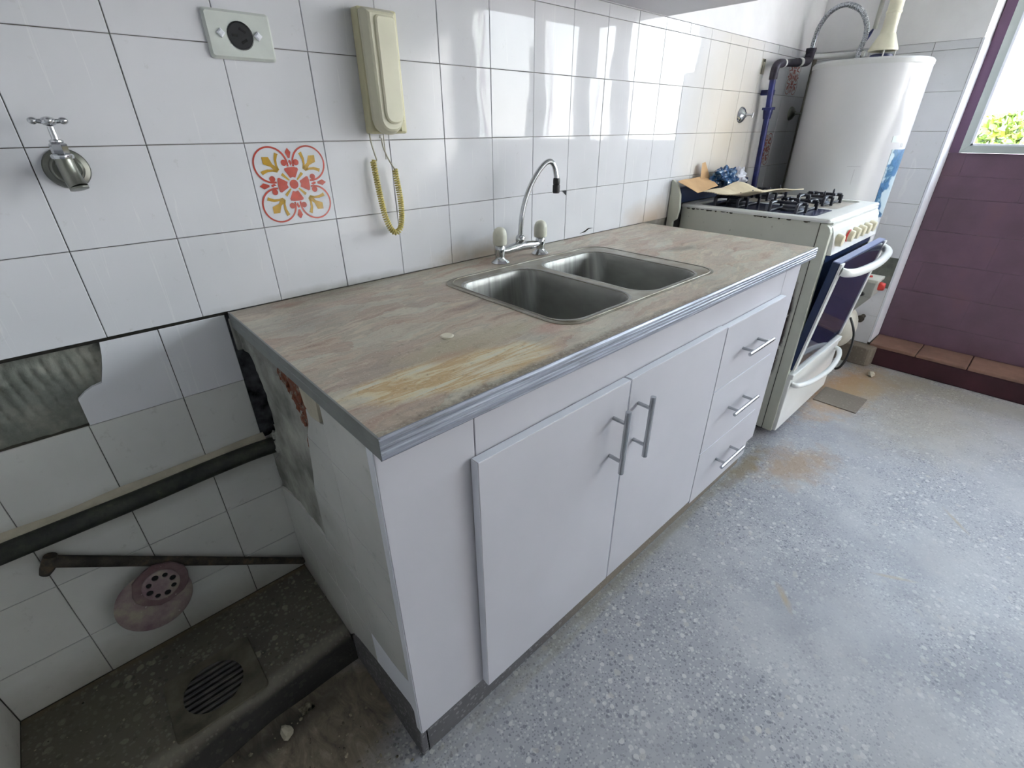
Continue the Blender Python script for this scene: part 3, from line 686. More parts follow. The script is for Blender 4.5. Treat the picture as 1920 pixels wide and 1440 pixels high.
yf0,yf1=YC-.0195,YC-.0012
for (xa,xb,hx) in ((.3437,.7335,.6855),(.7375,1.146,.771)):
    d=part('door',MB().rbox((xa,yf0,-.6865),(xb,yf1,-.1185),.0012),'laminate',ca); ORG[d.name]=ORG[ca.name]
    part('edge_band',MB().rbox((xa-.0006,yf0+.0012,-.686),(xa+.0012,yf1-.001,-.119),.0003),'laminate_edge',d); part('edge_band',MB().rbox((xa+.0015,yf0+.0012,-.1195),(xb-.001,yf1-.001,-.1179),.0003),'laminate_edge',d)
    bar_handle(d,(hx,YC-.052,-.305),(hx,YC-.052,-.157))
for (za,zb) in ((-.307,-.1215),(-.512,-.310),(-.6985,-.515)):
    d=part('drawer',MB().rbox((1.150,yf0,za),(1.5255,yf1,zb),.0012),'laminate',ca); ORG[d.name]=ORG[ca.name]
    part('edge_band',MB().rbox((1.1515,yf0+.0012,zb-.0012),(1.5245,yf1-.001,zb+.0005),.0003),'laminate_edge',d)
    zc={-.307:-.214,-.512:-.4035,-.6985:-.592}[za]
    bar_handle(d,(1.247,YC-.052,zc),(1.402,YC-.052,zc),.0052)
# ------------------------------------------------------------------ worktop
wt=thing('worktop','worn mottled stone worktop with grooved metal edging over the white cabinet','worktop',(.93,-.3,-.03))
mb=MB().box((.1965,-.6035,-.028),(1.6600,-.0012,0)); sl=part('slab',mb,'stone',wt)
SX0,SX1,SY0,SY1=.618,1.208,-.528,-.118
cut(sl,[MB().loft([rrect(.630,1.160,-.514,-.160,.03,-.05),rrect(.630,1.160,-.514,-.160,.03,.02)])])
prof=[(-.6037,.0012),(-.6062,.0012),(-.6085,-.002),(-.6085,-.006),(-.6070,-.0072),(-.6085,-.0085),(-.6085,-.013),(-.6070,-.0142),(-.6085,-.0155),(-.6085,-.020),(-.6070,-.0212),(-.6085,-.0225),(-.6085,-.029),(-.6060,-.032),(-.6037,-.032)]
mb=MB().loft([[(x,y,z) for y,z in prof] for x in (.1935,.45,.8,1.2,1.6615)]); part('front_edging',mb,'edging',wt)
prof=[(0,.001),(-.0028,.001),(-.0032,-.012),(-.0026,-.013),(-.0032,-.014),(-.0032,-.030),(0,-.030)]
mb=MB()
for ya,yb in ((-.0015,-.2815),(-.2822,-.6072)): mb.loft([[(.1962+x,y,z) for x,z in prof] for y in (ya,yb)])
simple('dull_edging','#8b8e8c',.5,.4,.5,.08,14,.1)
part('side_edging',mb,'dull_edging',wt,label='dull grey metal edging in two lengths')
# ---- double sink
sk=thing('double_sink','double-bowl stainless steel sink let into the worn worktop','sink',(.9,-.33,0))
o=part('rim_plate',MB().loft([rrect(SX0,SX1,SY0,SY1,.055,.0003,8),rrect(SX0,SX1,SY0,SY1,.055,.0012,8),rrect(SX0+.004,SX1-.004,SY0+.004,SY1-.004,.052,.0022,8)]),'rim',sk)
bowls=[(.632,.868,-.510,-.166),(.898,1.146,-.510,-.166)]
cut(o,[MB().loft([rrect(a_,b_,c_,d_,.055,-.01,8),rrect(a_,b_,c_,d_,.055,.01,8)]) for a_,b_,c_,d_ in bowls])
for a_,b_,c_,d_ in bowls:
    loops=[rrect(a_-.006,b_+.006,c_-.006,d_+.006,.060,.0026,8),rrect(a_-.001,b_+.001,c_-.001,d_+.001,.056,.0022,8),rrect(a_+.002,b_-.002,c_+.002,d_-.002,.054,-.003,8)]
    for t in range(1,8):
        q=t/7; loops.append(rrect(a_+.002+.010*q,b_-.002-.010*q,c_+.002+.010*q,d_-.002-.010*q,.054,-.003-.105*q,8))
    for t in range(1,7):
        an=pi/2*t/6; ins=.012+.035*(1-math.cos(an)); zz_=-.108-.030*math.sin(an)
        loops.append(rrect(a_+ins,b_-ins,c_+ins,d_-ins,max(.054-.025*(1-math.cos(an)),.02),zz_,8))
    ins=.09; loops.append(rrect(a_+ins,b_-ins,c_+ins,d_-ins,.02,-.1405,8))
    part('bowl',MB().loft(loops,False,True),'steel',sk,smooth=True,angle=60)
b=MB(); b.smooth=True
b.tube([(x,y,.0024) for x,y,z in rrect(SX0+.012,SX1-.012,SY0+.006,SY1-.012,.05,0,8)]+[(SX1-.012-.0,SY1-.062,.0024)],.0014,6); part('pressed_bead',b,'rim',sk)
simple('pale_disc','#dcd5c2',.6)
b=MB(); b.lathe([(.0115,.0002),(.0125,.0012),(.010,.0028)],(.439,-.404,0),seg=20); part('pale_disc',b,'pale_disc',label='small pale round disc lying on the worktop left of the sink',cat='disc',org=(.439,-.404,0))
# ------------------------------------------------------------------ faucet
fa=thing('faucet','chrome two-handle bridge tap with a tall curved spout behind the sink','faucet',(.93,-.08,0))
def S_(f): f.smooth=True; return f
for x in (.851,1.005):
    b=S_(MB()); b.lathe([(.024,.0002),(.0245,.002),(.020,.006),(.0135,.011),(.012,.016),(.0128,.022),(.0135,.034),(.0132,.042),(.0105,.047)],(x,-.08,0),seg=24); part('column',b,'chrome',fa,smooth=True)
b=S_(MB()); b.tube([(.856,-.08,.030),(.875,-.08,.030),(.900,-.08,.032),(.928,-.08,.034),(.956,-.08,.032),(.980,-.08,.030),(1.0,-.08,.030)],[.008,.0105,.0125,.0135,.0125,.0105,.008],18); part('bridge',b,'chrome',fa,smooth=True)
b=S_(MB()); b.lathe([(.008,.044),(.0125,.046),(.0135,.050),(.0135,.056),(.011,.061),(.0075,.064)],(.926,-.08,0),seg=18); part('spout_nut',b,'chrome',fa,smooth=True)
ctl=[(.926,-.080,.058),(.9265,-.081,.085),(.930,-.083,.119),(.939,-.086,.155),(.951,-.090,.184),(.963,-.096,.208),(.977,-.102,.228),(.991,-.107,.241),(1.003,-.111,.2445),(1.012,-.114,.238),(1.018,-.116,.225),(1.021,-.118,.208),(1.022,-.119,.200)]
def smooth_path(P,n=5):
    P=[Vector(p) for p in P]; out=[]
    for i in range(len(P)-1):
        p0=P[max(i-1,0)];p1=P[i];p2=P[i+1];p3=P[min(i+2,len(P)-1)]
        for k in range(n):
            t=k/n; out.append(.5*((2*p1)+(p2-p0)*t+(2*p0-5*p1+4*p2-p3)*t*t+(-p0+3*p1-3*p2+p3)*t**3))
    out.append(P[-1]); return out
b=S_(MB()); b.tube(smooth_path(ctl,4),.0068,14); part('spout',b,'chrome',fa,smooth=True)
b=S_(MB()); b.lathe([(.0082,.204),(.0092,.200),(.0092,.190),(.0082,.188),(.0098,.186),(.0098,.170),(.0085,.166)],(1.022,-.119,0),seg=16); part('aerator',b,'nozzle_black',fa,smooth=True,label='black rubber nozzle')
for x in (.851,1.005):
    b=MB(); lo=[]
    for h,r_ in [(.0475,.0150),(.049,.0175),(.055,.0186),(.072,.0186),(.081,.0172),(.088,.0135),(.092,.008),(.0935,.003)]:
        lo.append([(x+r_*(1+.045*(k%2))*math.cos(2*pi*k/16),-.08+r_*(1+.045*(k%2))*math.sin(2*pi*k/16),h) for k in range(16)])
    b.loft(lo); part('tap_knob',b,'knob_plastic',fa,smooth=True,label='ivory plastic tap knob')
# ------------------------------------------------------------------ motif tiles
def motif(tile_parent,cx,cz,face,plane,red='red_ink',och='ochre_ink',s=1.0):
    def P3(u,v):
        return (cx+u*s,plane-.0006,cz+v*s) if face=='back' else (plane-.0006,cx-u*s,cz+v*s)
    def poly(mb,pts): mb.add([P3(u,v) for u,v in pts],[tuple(range(len(pts)))])
    def ribbon(mb,pts,w):
        L_=[];Rr=[]
        for i,(x,y) in enumerate(pts):
            a_=pts[max(i-1,0)];b_=pts[min(i+1,len(pts)-1)]; dx,dy=b_[0]-a_[0],b_[1]-a_[1]; l_=math.hypot(dx,dy) or 1
            ww=w if not callable(w) else w(i/(len(pts)-1)); L_.append((x-dy/l_*ww,y+dx/l_*ww)); Rr.append((x+dy/l_*ww,y-dx/l_*ww))
        for i in range(len(pts)-1): poly(mb,[L_[i],L_[i+1],Rr[i+1],Rr[i]])
    rot=lambda pts,a:[(x*math.cos(a)-y*math.sin(a),x*math.sin(a)+y*math.cos(a)) for x,y in pts]
    mr,mo=MB(),MB()
    poly(mr,[(.0085*math.cos(k*pi/10),.0085*math.sin(k*pi/10)) for k in range(20)])
    for q in range(4):
        a=q*pi/2
        # petal
        poly(mr,rot([(-.0052,.0118),(0,.0135),(.0052,.0118),(.0135,.0265),(.0125,.0298),(.006,.0312),(-.006,.0312),(-.0125,.0298),(-.0135,.0265)],a))
        # small diamond pair on the axis
        poly(mr,rot([(-.0015,.0405),(0,.0335),(.0035,.038),(.0015,.044),(-.0015,.044),(-.0035,.038)],a))
        poly(mr,rot([(-.0018,.0475),(.0018,.0475),(.0055,.058),(0,.0655),(-.0055,.058)],a))
        # scroll ring: circle centred on the diagonal, open toward the centre
        c=(.0365,.0365); rr=.0312; pts=[]
        for k in range(41):
            t=math.radians(-97+284*k/40); pts.append((c[0]+rr*math.cos(t),c[1]+rr*math.sin(t)))
        ribbon(mr,rot(pts,a),lambda t:.0014+.0004*abs(2*t-1))
        for sgn in (0,1):
            bx,by=(.0118,.0395) if sgn==0 else (.0395,.0118)
            poly(mr,rot([(bx+.0056*math.cos(k*pi/8),by+.0056*math.sin(k*pi/8)) for k in range(16)],a))
        # ochre thin ray and fleuron on the diagonal
        poly(mo,rot(rot([(.011,-.0012),(.028,-.0028),(.028,.0028),(.011,.0012)],pi/4),a))
        D=[(.035,0),(.040,-.0045),(.050,-.003),(.063,-.0085),(.072,0),(.063,.0085),(.050,.003),(.040,.0045)]
        poly(mo,rot(rot(D,pi/4),a))
        for sg in (1,-1):
            ribbon(mo,rot(rot([(.036,.002*sg),(.044,.006*sg),(.051,.013*sg),(.055,.021*sg),(.056,.024*sg)],pi/4),a),lambda t:.0014+.0022*t)
    tp=tile_parent
    for nm,mb_,mt in (('red_print',mr,red),('ochre_print',mo,och)):
        me=_mesh(nm,mb_,[mt],ORG[tp.name]+tp.location*0)
        o=bpy.data.objects.new(nm,me); COL.objects.link(o); o.parent=tp; o.matrix_parent_inverse=tp.matrix_local.inverted(); ORG[o.name]=ORG[tp.name]
def decor(tile,*a,**k):
    motif(tile,*a,**k); tile['label']='decorated tile with a red and ochre rosette'
decor(decor_cells[(.38 if (.38,.22) in decor_cells else .37,.22)],.375,.225,'back',0)
def find(x,z): return min(decor_cells.items(),key=lambda kv:abs(kv[0][0]-x)+abs(kv[0][1]-z))[1]
decor(find(2.775,.525),2.775,.525,'back',0,red='faded_pink_ink',och='faded_pink_ink')
decor(find(2.625,.225),2.625,.225,'back',0,red='faded_pink_ink',och='faded_pink_ink')
# ------------------------------------------------------------------ intercom handset
ph=thing('intercom_phone','cream wall intercom handset with a coiled cord, hung above the worktop','phone',(.59,-.001,.31))
b=MB(); b.rbox((.546,-.028,.3125),(.632,-.0005,.5275),.004); b.rbox((.553,-.033,.318),(.622,-.027,.523),.004); part('base',b,'cream_plastic',ph)
def outline(x0,x1,z0,z1,rb,rt,ins=0,y=0,n=10):
    x0+=ins;x1-=ins;z0+=ins;z1-=ins; rb=max(rb-ins,.002); rt=max(rt-ins,.001); P=[]
    for cx,cz,a0,r_ in ((x1-rt,z1-rt,0,rt),(x0+rt,z1-rt,pi/2,rt),(x0+rb,z0+rb,pi,rb),(x1-rb,z0+rb,3*pi/2,rb)):
        for k in range(n+1): a_=a0+pi/2*k/n; P.append((cx+r_*math.cos(a_),y,cz+r_*math.sin(a_)))
    return P
def taper(P,k=.10,zc=.42,xc=.575): return [(xc+(x-xc)*(1-k*max(0,min(1,(.50-z)/.19))),y,z) for x,y,z in P]
lo=[outline(.545,.612,.312,.522,.030,.006,0,-.033),outline(.543,.613,.311,.523,.031,.007,0,-.045),outline(.543,.613,.311,.523,.031,.007,.006,-.060),outline(.543,.613,.311,.523,.031,.007,.010,-.063)]
part('handset',MB().loft([taper(l_) for l_ in lo]),'cream_plastic_light',ph,smooth=True,angle=25)
lo=[outline(.560,.605,.330,.512,.020,.010,0,-.061),outline(.560,.605,.330,.512,.020,.010,.001,-.0665),outline(.560,.605,.330,.512,.020,.010,.004,-.0685)]
part('handset_ridge',MB().loft([taper(l_,.05) for l_ in lo]),'cream_plastic_light',ph,smooth=True,angle=30)
for z0 in (.338,.3165): part('call_button',MB().rbox((.614,-.0345,z0),(.6235,-.030,z0+.020),.001),'cream_plastic',ph)
b=S_(MB()); b.cyl((.556,-.045,.3105),(.556,-.045,.3045),.0035,seg=10); part('cord_plug',b,'white_tape',ph)
# cord
path=smooth_path([(.546,-.016,.262),(.548,-.018,.225),(.5515,-.020,.18),(.556,-.022,.145),(.565,-.024,.118),(.577,-.024,.108),(.590,-.025,.118),(.596,-.026,.145),(.5965,-.027,.18),(.5925,-.028,.215),(.590,-.028,.243)],14)
b=S_(MB())
Ls=[0]
for i in range(1,len(path)): Ls.append(Ls[-1]+(path[i]-path[i-1]).length)
turns=62; tot=Ls[-1]; pts=[]; n_=turns*9
t0=(path[1]-path[0]).normalized(); u0=Vector((0,1,0))
for k in range(n_+1):
    s_=tot*k/n_; 
    # looser near both ends
    i=max(j for j in range(len(Ls)) if Ls[j]<=s_+1e-9); i=min(i,len(path)-2)
    f_=(s_-Ls[i])/max(Ls[i+1]-Ls[i],1e-9); p=path[i].lerp(path[i+1],f_); t=(path[i+1]-path[i]).normalized()
    u=(u0-t*u0.dot(t)).normalized(); w=t.cross(u); q=s_/tot; wph=q+ .035*math.sin(2*pi*q)*0
    e_=min(q,1-q); dens=turns*(q - .0)
    a_=2*pi*dens; pts.append(p+(u*math.cos(a_)+w*math.sin(a_))*.0052)
b.tube(pts,.0019,5); part('coiled_cord',b,'cord_plastic',ph,smooth=True)
b=S_(MB()); b.tube(smooth_path([(.548,-.012,.3135),(.549,-.013,.295),(.553,-.014,.275),(.556,-.014,.262),(.5515,-.014,.260)],5),.0016,7); b.tube(smooth_path([(.5565,-.045,.306),(.562,-.040,.285),(.575,-.034,.262),(.588,-.030,.245),(.594,-.029,.240),(.5935,-.029,.2425)],5),.0016,7); part('cord_wire',S_(MB()).tube([(.585,-.004,.3135),(.585,-.004,.262)],.001,6),'cord_wire',ph)
part('cord_wire',b,'cord_wire',ph,smooth=True)
# ------------------------------------------------------------------ wall socket
so=thing('wall_socket','pale wall plate with one round black socket, top left on the tiled wall','socket',(.333,0,.43))
zs=.4625
b=MB(); b.loft([rrect(.2815,.3865,.4290,.4965,.006,0),rrect(.2805,.3875,.4280,.4975,.006,.004),rrect(.2845,.3835,.4320,.4935,.004,.0085)]); b.v=[(x,-z-.0003,y) for x,y,z in b.v]; part('plate',b,'socket_plate',so)
b=MB(); b.lathe([(.0205,-.001),(.0205,.0012),(.0190,.0014),(.0185,.0006)],(.3335,-.0087,zs),(0,-1,0),32); part('socket_insert',b,'black_bakelite',so)
for nm,dx in (('screw_cap',-.0305),('screw_cap',.0285)):
    b=MB(); c0=(.3335+dx,-.0086,zs+.0015); r_=.0068
    b.loft([[(c0[0]+r_*q*math.cos(k*pi/2),-y,c0[2]+r_*q*math.sin(k*pi/2)) for k in range(4)] for q,y in ((1,.0080),(1,.0115),(.55,.0130))]); part(nm,b,'laminate_edge',so)
for ang,L_ in ((0.0,.009),(2.1,.011),(-2.1,.011)):
    c0=Vector((.3335,0,zs)); d=Vector((-math.cos(ang)*.009,0,math.sin(ang)*.009)); p=c0+d
    b=MB(); ax_=Vector((math.cos(ang*.5+ (0 if ang==0 else pi/2)),0,math.sin(ang*.5))).normalized()
    ax_=d.normalized() if ang==0 else Vector((-d.z,0,d.x)).normalized(); up_=Vector((0,1,0)).cross(ax_)
    b.loft([[p+ax_*(L_/2*i)+up_*(.0016*j)+Vector((0,-yy,0)) for i,j in ((-1,-1),(1,-1),(1,1),(-1,1))] for yy in (.0080,.0098)]); part('pin_slot',b,'hole_shade_black',so)
# ------------------------------------------------------------------ bib tap
ta=thing('bib_tap','tarnished chrome wall tap with a cross handle on a round flange, far left','tap',(.038,0,.27))
b=S_(MB()); b.lathe([(.028,.0002),(.0285,.002),(.027,.005),(.021,.0065),(.0195,.0105),(.017,.0125),(.0165,.010),(.012,.0098)],(.0385,0,.2705),(0,-1,0),36); part('flange',b,'dull_chrome',ta,smooth=True)
b=S_(MB()); b.tube([(.0385,-.006,.272),(.038,-.022,.274),(.0375,-.034,.276),(.037,-.043,.274)],[.0105,.010,.0115,.012],18)
b.tube(smooth_path([(.0372,-.045,.288),(.0375,-.0465,.276),(.0385,-.049,.264),(.040,-.053,.254),(.0415,-.056,.2475)],4),[.0105+.0001*i for i in range(17)],16)
b.lathe([(.0112,0),(.0120,.001),(.0120,.003),(.0098,.0035)],(.0412,-.0558,.2478),(.12,-.3,-1),18)
part('body',b,'dull_chrome',ta,smooth=True)
b=MB(); b.lathe([(.0128,.286),(.0135,.288),(.0135,.2905),(.0115,.292)],(.0372,-.046,0),seg=24); b.lathe([(.0095,.292),(.0105,.2935),(.0105,.3045),(.0092,.306)],(.0372,-.046,0),seg=6); b.lathe([(.0072,.306),(.0082,.3075),(.0082,.3095),(.0060,.311)],(.0372,-.046,0),seg=16); part('bonnet',b,'chrome',ta,smooth=True,angle=30)
b=S_(MB()); b.lathe([(.0045,.310),(.0042,.327)],(.0372,-.046,0),seg=12); part('stem',b,'chrome',ta,smooth=True)
b=S_(MB()); b.ell((.0372,-.046,.3335),(.0095,.0095,.0062),16,8)
for dx,dy in ((-.0165,.000),(.0165,.000),(0,.0165),(0,-.0165)):
    b.tube([(.0372+dx*.35,-.046+dy*.35,.3335),(.0372+dx*.8,-.046+dy*.8,.3340)],[.0035,.0028],10); b.ell((.0372+dx,-.046+dy,.3343),(.0058 if dx else .0048,.0058 if dy else .0048,.0047),12,8)
part('cross_handle',b,'chrome',ta,smooth=True)
# ------------------------------------------------------------------ shower-type valve roses near the heater
for (x,z,lab,mt) in ((2.300,.366,'chrome valve rose with a stub lever on the tiled wall left of the blue pipe','chrome'),(2.842,.378,'chrome valve rose in shadow between the blue pipe and the water heater','dull_chrome')):
    v=thing('valve_rose',lab,'valve',(x,0,z))
    b=S_(MB()); b.lathe([(.030,.0002),(.031,.002),(.029,.008),(.022,.015),(.013,.019),(.010,.024)],(x,0,z),(0,-1,0),28); part('rose',b,mt,v,smooth=True)
    b=S_(MB()); b.tube([(x,-.022,z),(x+.002,-.040,z),(x+.004,-.052,z-.002)],[.006,.0045,.004],10); b.tube([(x+.004,-.050,z-.010),(x+.004,-.052,z+.008)],[.004,.004],10); part('lever',b,mt,v,smooth=True)
# small recess with a strip in the wall
hv=thing('wall_niche','small slot-shaped recess edged in old filler, high on the tiled wall near the blue pipe','niche',(2.42,0,.52))
b=MB(); b.rbox((2.406,-.003,.519),(2.438,.0006,.574),.001); part('filler_patch',b,'cream_daub',hv)
b=MB(); b.box((2.409,-.0036,.520),(2.4135,-.0028,.571)); b.box((2.418,-.0036,.563),(2.432,-.0028,.573)); part('slot',b,'dark_grout',hv,kind='stuff')
# ------------------------------------------------------------------ alcove pipes and drain disc
b=S_(MB()); b.tube(smooth_path([(XL+.002,-.021,-.3255),(-.25,-.0205,-.323),(-.06,-.0205,-.3195),(.06,-.0205,-.315),(.15,-.022,-.3125),(.206,-.028,-.312)],6),.0185,16); 
p1=part('waste_pipe',b,'pipe_dark',label='thick black pipe running along the alcove wall into the cabinet end',cat='pipe',smooth=True,org=(-.1,-.02,-.34))
b=MB().prism([(-.375,0,z) for z in (0,1)]+[(0,0,1)],(0,0,0),(0,0,0)) if 0 else None
vs=[];loops=[]
for i in range(40):
    x=XL+.001+(.19-XL)*i/39; k_=.5+.5*frac(x,3,0,9); zc=-.3255+(.0135)*(x-XL)/.57
    loops.append([(x,-.0005,zc+.012),(x,-.0005,zc+.020+.012*k_),(x,-.010-.004*k_,zc+.0175+.006*k_),(x,-.016,zc+.012)])
o=part('mortar_fillet',MB().loft(loops),'cream_daub',wb,label='smear of mortar along the top of the black pipe')
b=S_(MB()); pa,pb=Vector((-.212,-.0135,-.381)),Vector((.193,-.0135,-.693))
b.tube([pa+(pb-pa)*t for t in (0,.25,.5,.75,1)],[.0115,.0105,.0100,.0090,.0085],12); b.tube([pa+Vector((.004,0,.012)),pa,pa+Vector((-.010,0,-.014)),pa+Vector((-.016,-.001,-.022))],[.010,.013,.011,.008],12)
part('rusty_pipe',b,'pipe_rust',label='thin rusty pipe slanting down the alcove wall behind the mauve disc',cat='pipe',smooth=True,org=(0,-.02,-.69))
dd=thing('drain_cover','mauve plastic drain disc with a ring of eight holes leaning on the alcove wall','drain cover',(-.10,-.03,-.64))
cx_,cz_=-.106,-.560
ndir=Vector((0.05,-1,.18)).normalized(); ux=Vector((1,0,0)); ux=(ux-ndir*ux.dot(ndir)).normalized(); uz=ndir.cross(ux)*-1
if uz.z<0: uz=-uz
def D3(c,u,v,h): return Vector(c)+ux*u+uz*v+ndir*h
cD=(cx_,-.035,cz_)
b=MB(); loops=[]
for r_,h in ((.067,0),(.0685,.002),(.0665,.004),(.048,.0065)):
    loops.append([D3(cD,r_*math.cos(2*pi*k/48),r_*math.sin(2*pi*k/48),h) for k in range(48)])
part('disc',b.loft(loops),'mauve',dd,smooth=True)
oc=D3(cD,.020,.032,0); b=MB(); loops=[]; irr=[1,1.02,.98,1.0,.97,1.03,1,.99,1.04,.97,1,1.02,1.0,.98,1.03,1,.96,1.0,1.02,1]
for q,h in ((1,.006),(1,.0105),(.97,.012)):
    loops.append([D3(oc,.050*q*irr[k]*math.cos(2*pi*k/20),.047*q*irr[k]*math.sin(2*pi*k/20),h) for k in range(20)])
pl=part('collar_plate',b.loft(loops),'mauve_dark',dd,label='cracked rust-mauve plate over the disc')
b=MB(); loops=[]
for r_,h in ((.034,.0115),(.033,.0145),(.029,.0165),(.010,.0175)): loops.append([D3(oc,r_*math.cos(2*pi*k/40),r_*math.sin(2*pi*k/40),h) for k in range(40)])
stn=part('strainer',b.loft(loops),'mauve',dd,smooth=True)
ct=[]
for k in range(8):
    a_=2*pi*k/8+.2; p=D3(oc,.0225*math.cos(a_),.0225*math.sin(a_),0); rr_=.0052 if k%2 else .0062
    ct.append(MB().cyl(p+ndir*.009,p+ndir*.03,rr_,seg=14))
cut(stn,ct)
b=MB(); b.loft([[D3(oc,.0295*math.cos(2*pi*k/30),.0295*math.sin(2*pi*k/30),h) for k in range(30)] for h in (.0121,.0135)])
part('hole_backing',b,'hole_shade_black',dd)
# ------------------------------------------------------------------ upper cabinet
uc=thing('wall_cabinet','white wall cabinet above the tiles, only its underside and corner showing','cabinet',(.6,-.15,.62))
UX0,UX1=-.35,1.647; 
b=MB(); b.box((UX0,-.285,.6335),(UX1-.016,-.003,.642)); part('bottom_panel',b,'laminate',uc)
part('side_panel',MB().rbox((UX1-.016,-.286,.6333),(UX1,-.003,1.30),.001),'laminate',uc)
part('side_panel',MB().rbox((UX0,-.286,.6333),(UX0+.016,-.003,1.30),.001),'laminate',uc)
part('top_panel',MB().box((UX0+.016,-.285,1.284),(UX1-.016,-.003,1.30)),'laminate',uc)
for i in range(4):
    xa=UX0+i*(UX1-UX0)/4; xb=xa+(UX1-UX0)/4
    part('door',MB().rbox((xa+.0015,-.3055,.6345),(xb-.0015,-.2875,1.299),.001),'laminate_edge',uc)
# ------------------------------------------------------------------ stove
st=thing('gas_stove','old cream gas stove with its oven door ajar, right of the worktop','stove',(2.165,-.3,-.8))
SX,SE=1.872,2.455; SYF,SYB=-.572,-.03
part('side_panel',MB().rbox((SX,-.537,-.775),(SX+.02,SYB,.040),.003),'stove_side',st,label='cream enamel side streaked with rust')
part('side_panel',MB().rbox((SE-.02,-.524,-.775),(SE,SYB,.040),.003),'stove_side',st)
part('back_panel',MB().box((SX+.02,SYB-.01,-.76),(SE-.02,SYB,.038)),'stove_side',st)
# front columns with rounded top
def colmn(xa,xb):
    P=[(-.539,-.775),(-.539,.037),(-.548,.037),(-.560,.033),(-.570,.024),(-.5755,.010),(-.5755,-.10),(-.5755,-.775)]
    return MB().prism([(xa,y,z) for y,z in P],(0,0,0),(xb-xa,0,0))
part('front_column',colmn(SX-.001,SX+.022),'stove_column',st,bev=.002); part('front_column',colmn(SE-.022,SE+.001),'stove_column',st,bev=.002)
part('grime_line',MB().box((SX+.001,-.5392,-.775),(SX+.004,-.5366,.037)),'grime_edge',st)
b=MB()
for i in range(26):
    y=-.50+.45*R.random(); b.ell((SX+.001,y,.0385),(.003,.004+.006*R.random(),.002+.004*R.random()),6,4)
part('grime_drip',b,'grime_edge',st,kind='stuff')
# hob: rim + recessed tray
b=MB(); zt=.052
ro=lambda ins,z:rrect(SX-.004+ins,SE+.004-ins,-.566+ins,-.025-ins*.5,.010,z,4)
hb=part('hob_top',MB().loft([ro(0,.040),ro(-.001,.046),ro(.002,.051),ro(.006,.0525)]),'stove_white',st,smooth=True,angle=30)
cut(hb,[MB().loft([rrect(SX+.028,SE-.028,-.505,-.065,.02,.0462,4),rrect(SX+.024,SE-.024,-.509,-.061,.02,.06,4)])])
part('hob_tray',MB().loft([rrect(SX+.040,SX+.27,-.495,-.075,.02,.0464,4),rrect(SX+.048,SX+.262,-.487,-.083,.018,.0480,4)]),'hob_tray',st)
part('hob_tray',MB().loft([rrect(SX+.305,SE-.040,-.495,-.075,.02,.0464,4),rrect(SX+.313,SE-.048,-.487,-.083,.018,.0480,4)]),'hob_enamel_dusty',st)
for bx in (SX+.155,SE-.155):
    for by in (-.390,-.180):
        b=S_(MB()); b.lathe([(.040,.048),(.040,.054),(.034,.058),(.034,.064),(.028,.067),(.006,.068)],(bx,by,0),seg=24); part('burner',b,'burner_cap',st,smooth=True)
        b=S_(MB()); L_=.098; zz_=.079
        for sy in (-.045,.045):
            b.tube(smooth_path([(bx-L_,by+sy,.049),(bx-L_,by+sy,zz_-.008),(bx-L_+.010,by+sy,zz_),(bx-.03,by+sy*.9,zz_)],4),.0056,8)
            b.tube(smooth_path([(bx+L_,by+sy,.049),(bx+L_,by+sy,zz_-.008),(bx+L_-.010,by+sy,zz_),(bx+.03,by+sy*.9,zz_)],4),.0056,8)
        for sy in (-.045,.045): b.tube([(bx-L_,by+sy,.0525),(bx+L_,by+sy,.0525)],.004,8)
        for sx in (-1,1):
            b.tube([(bx+sx*L_*.55,by-.062,zz_),(bx+sx*L_*.55,by+.062,zz_)],.0056,8); b.tube([(bx+sx*L_*.55,by-.062,.049),(bx+sx*L_*.55,by-.062,zz_)],.0056,8); b.tube([(bx+sx*L_*.55,by+.062,.049),(bx+sx*L_*.55,by+.062,zz_)],.0056,8)
            b.tube([(bx+sx*L_*.55,by,zz_),(bx+sx*.02,by,zz_+.004)],.004,8); b.ell((bx+sx*L_*.55,by-.03,zz_+.010),(.005,.004,.012),8,6)
        part('pan_grate',b,'cast_iron',st,smooth=True)
# control panel
P=[(-.530,.030),(-.545,.036),(-.560,.033),(-.572,.024),(-.578,.012),(-.584,-.010),(-.590,-.066),(-.530,-.066)]
part('control_panel',MB().prism([(SX+.022,y,z) for y,z in P],(0,0,0),(SE-SX-.044,0,0)),'stove_white',st,bev=.0015)
part('panel_ridge',MB().rbox((SX+.022,-.571,.0325),(SE-.022,-.548,.0405),.002),'stove_white',st)
for i,x in enumerate((1.930,2.045,2.115,2.182,2.250,2.320)):
    b=S_(MB()); b.lathe([(.0205,-.003),(.0210,.004),(.0195,.010),(.0185,.016),(.0175,.0185),(.014,.0195)],(x,-.586,-.018),(0,-1,-.1),22); k_=part('stove_knob',b,'stove_knob',st,smooth=True)
    if i==1: part('knob_marker',MB().lathe([(.0208,-.001),(.0218,.002),(.0208,.005)],(x-.002,-.5865,-.0182),(0,-1,-.1),20),'red_plastic',st)
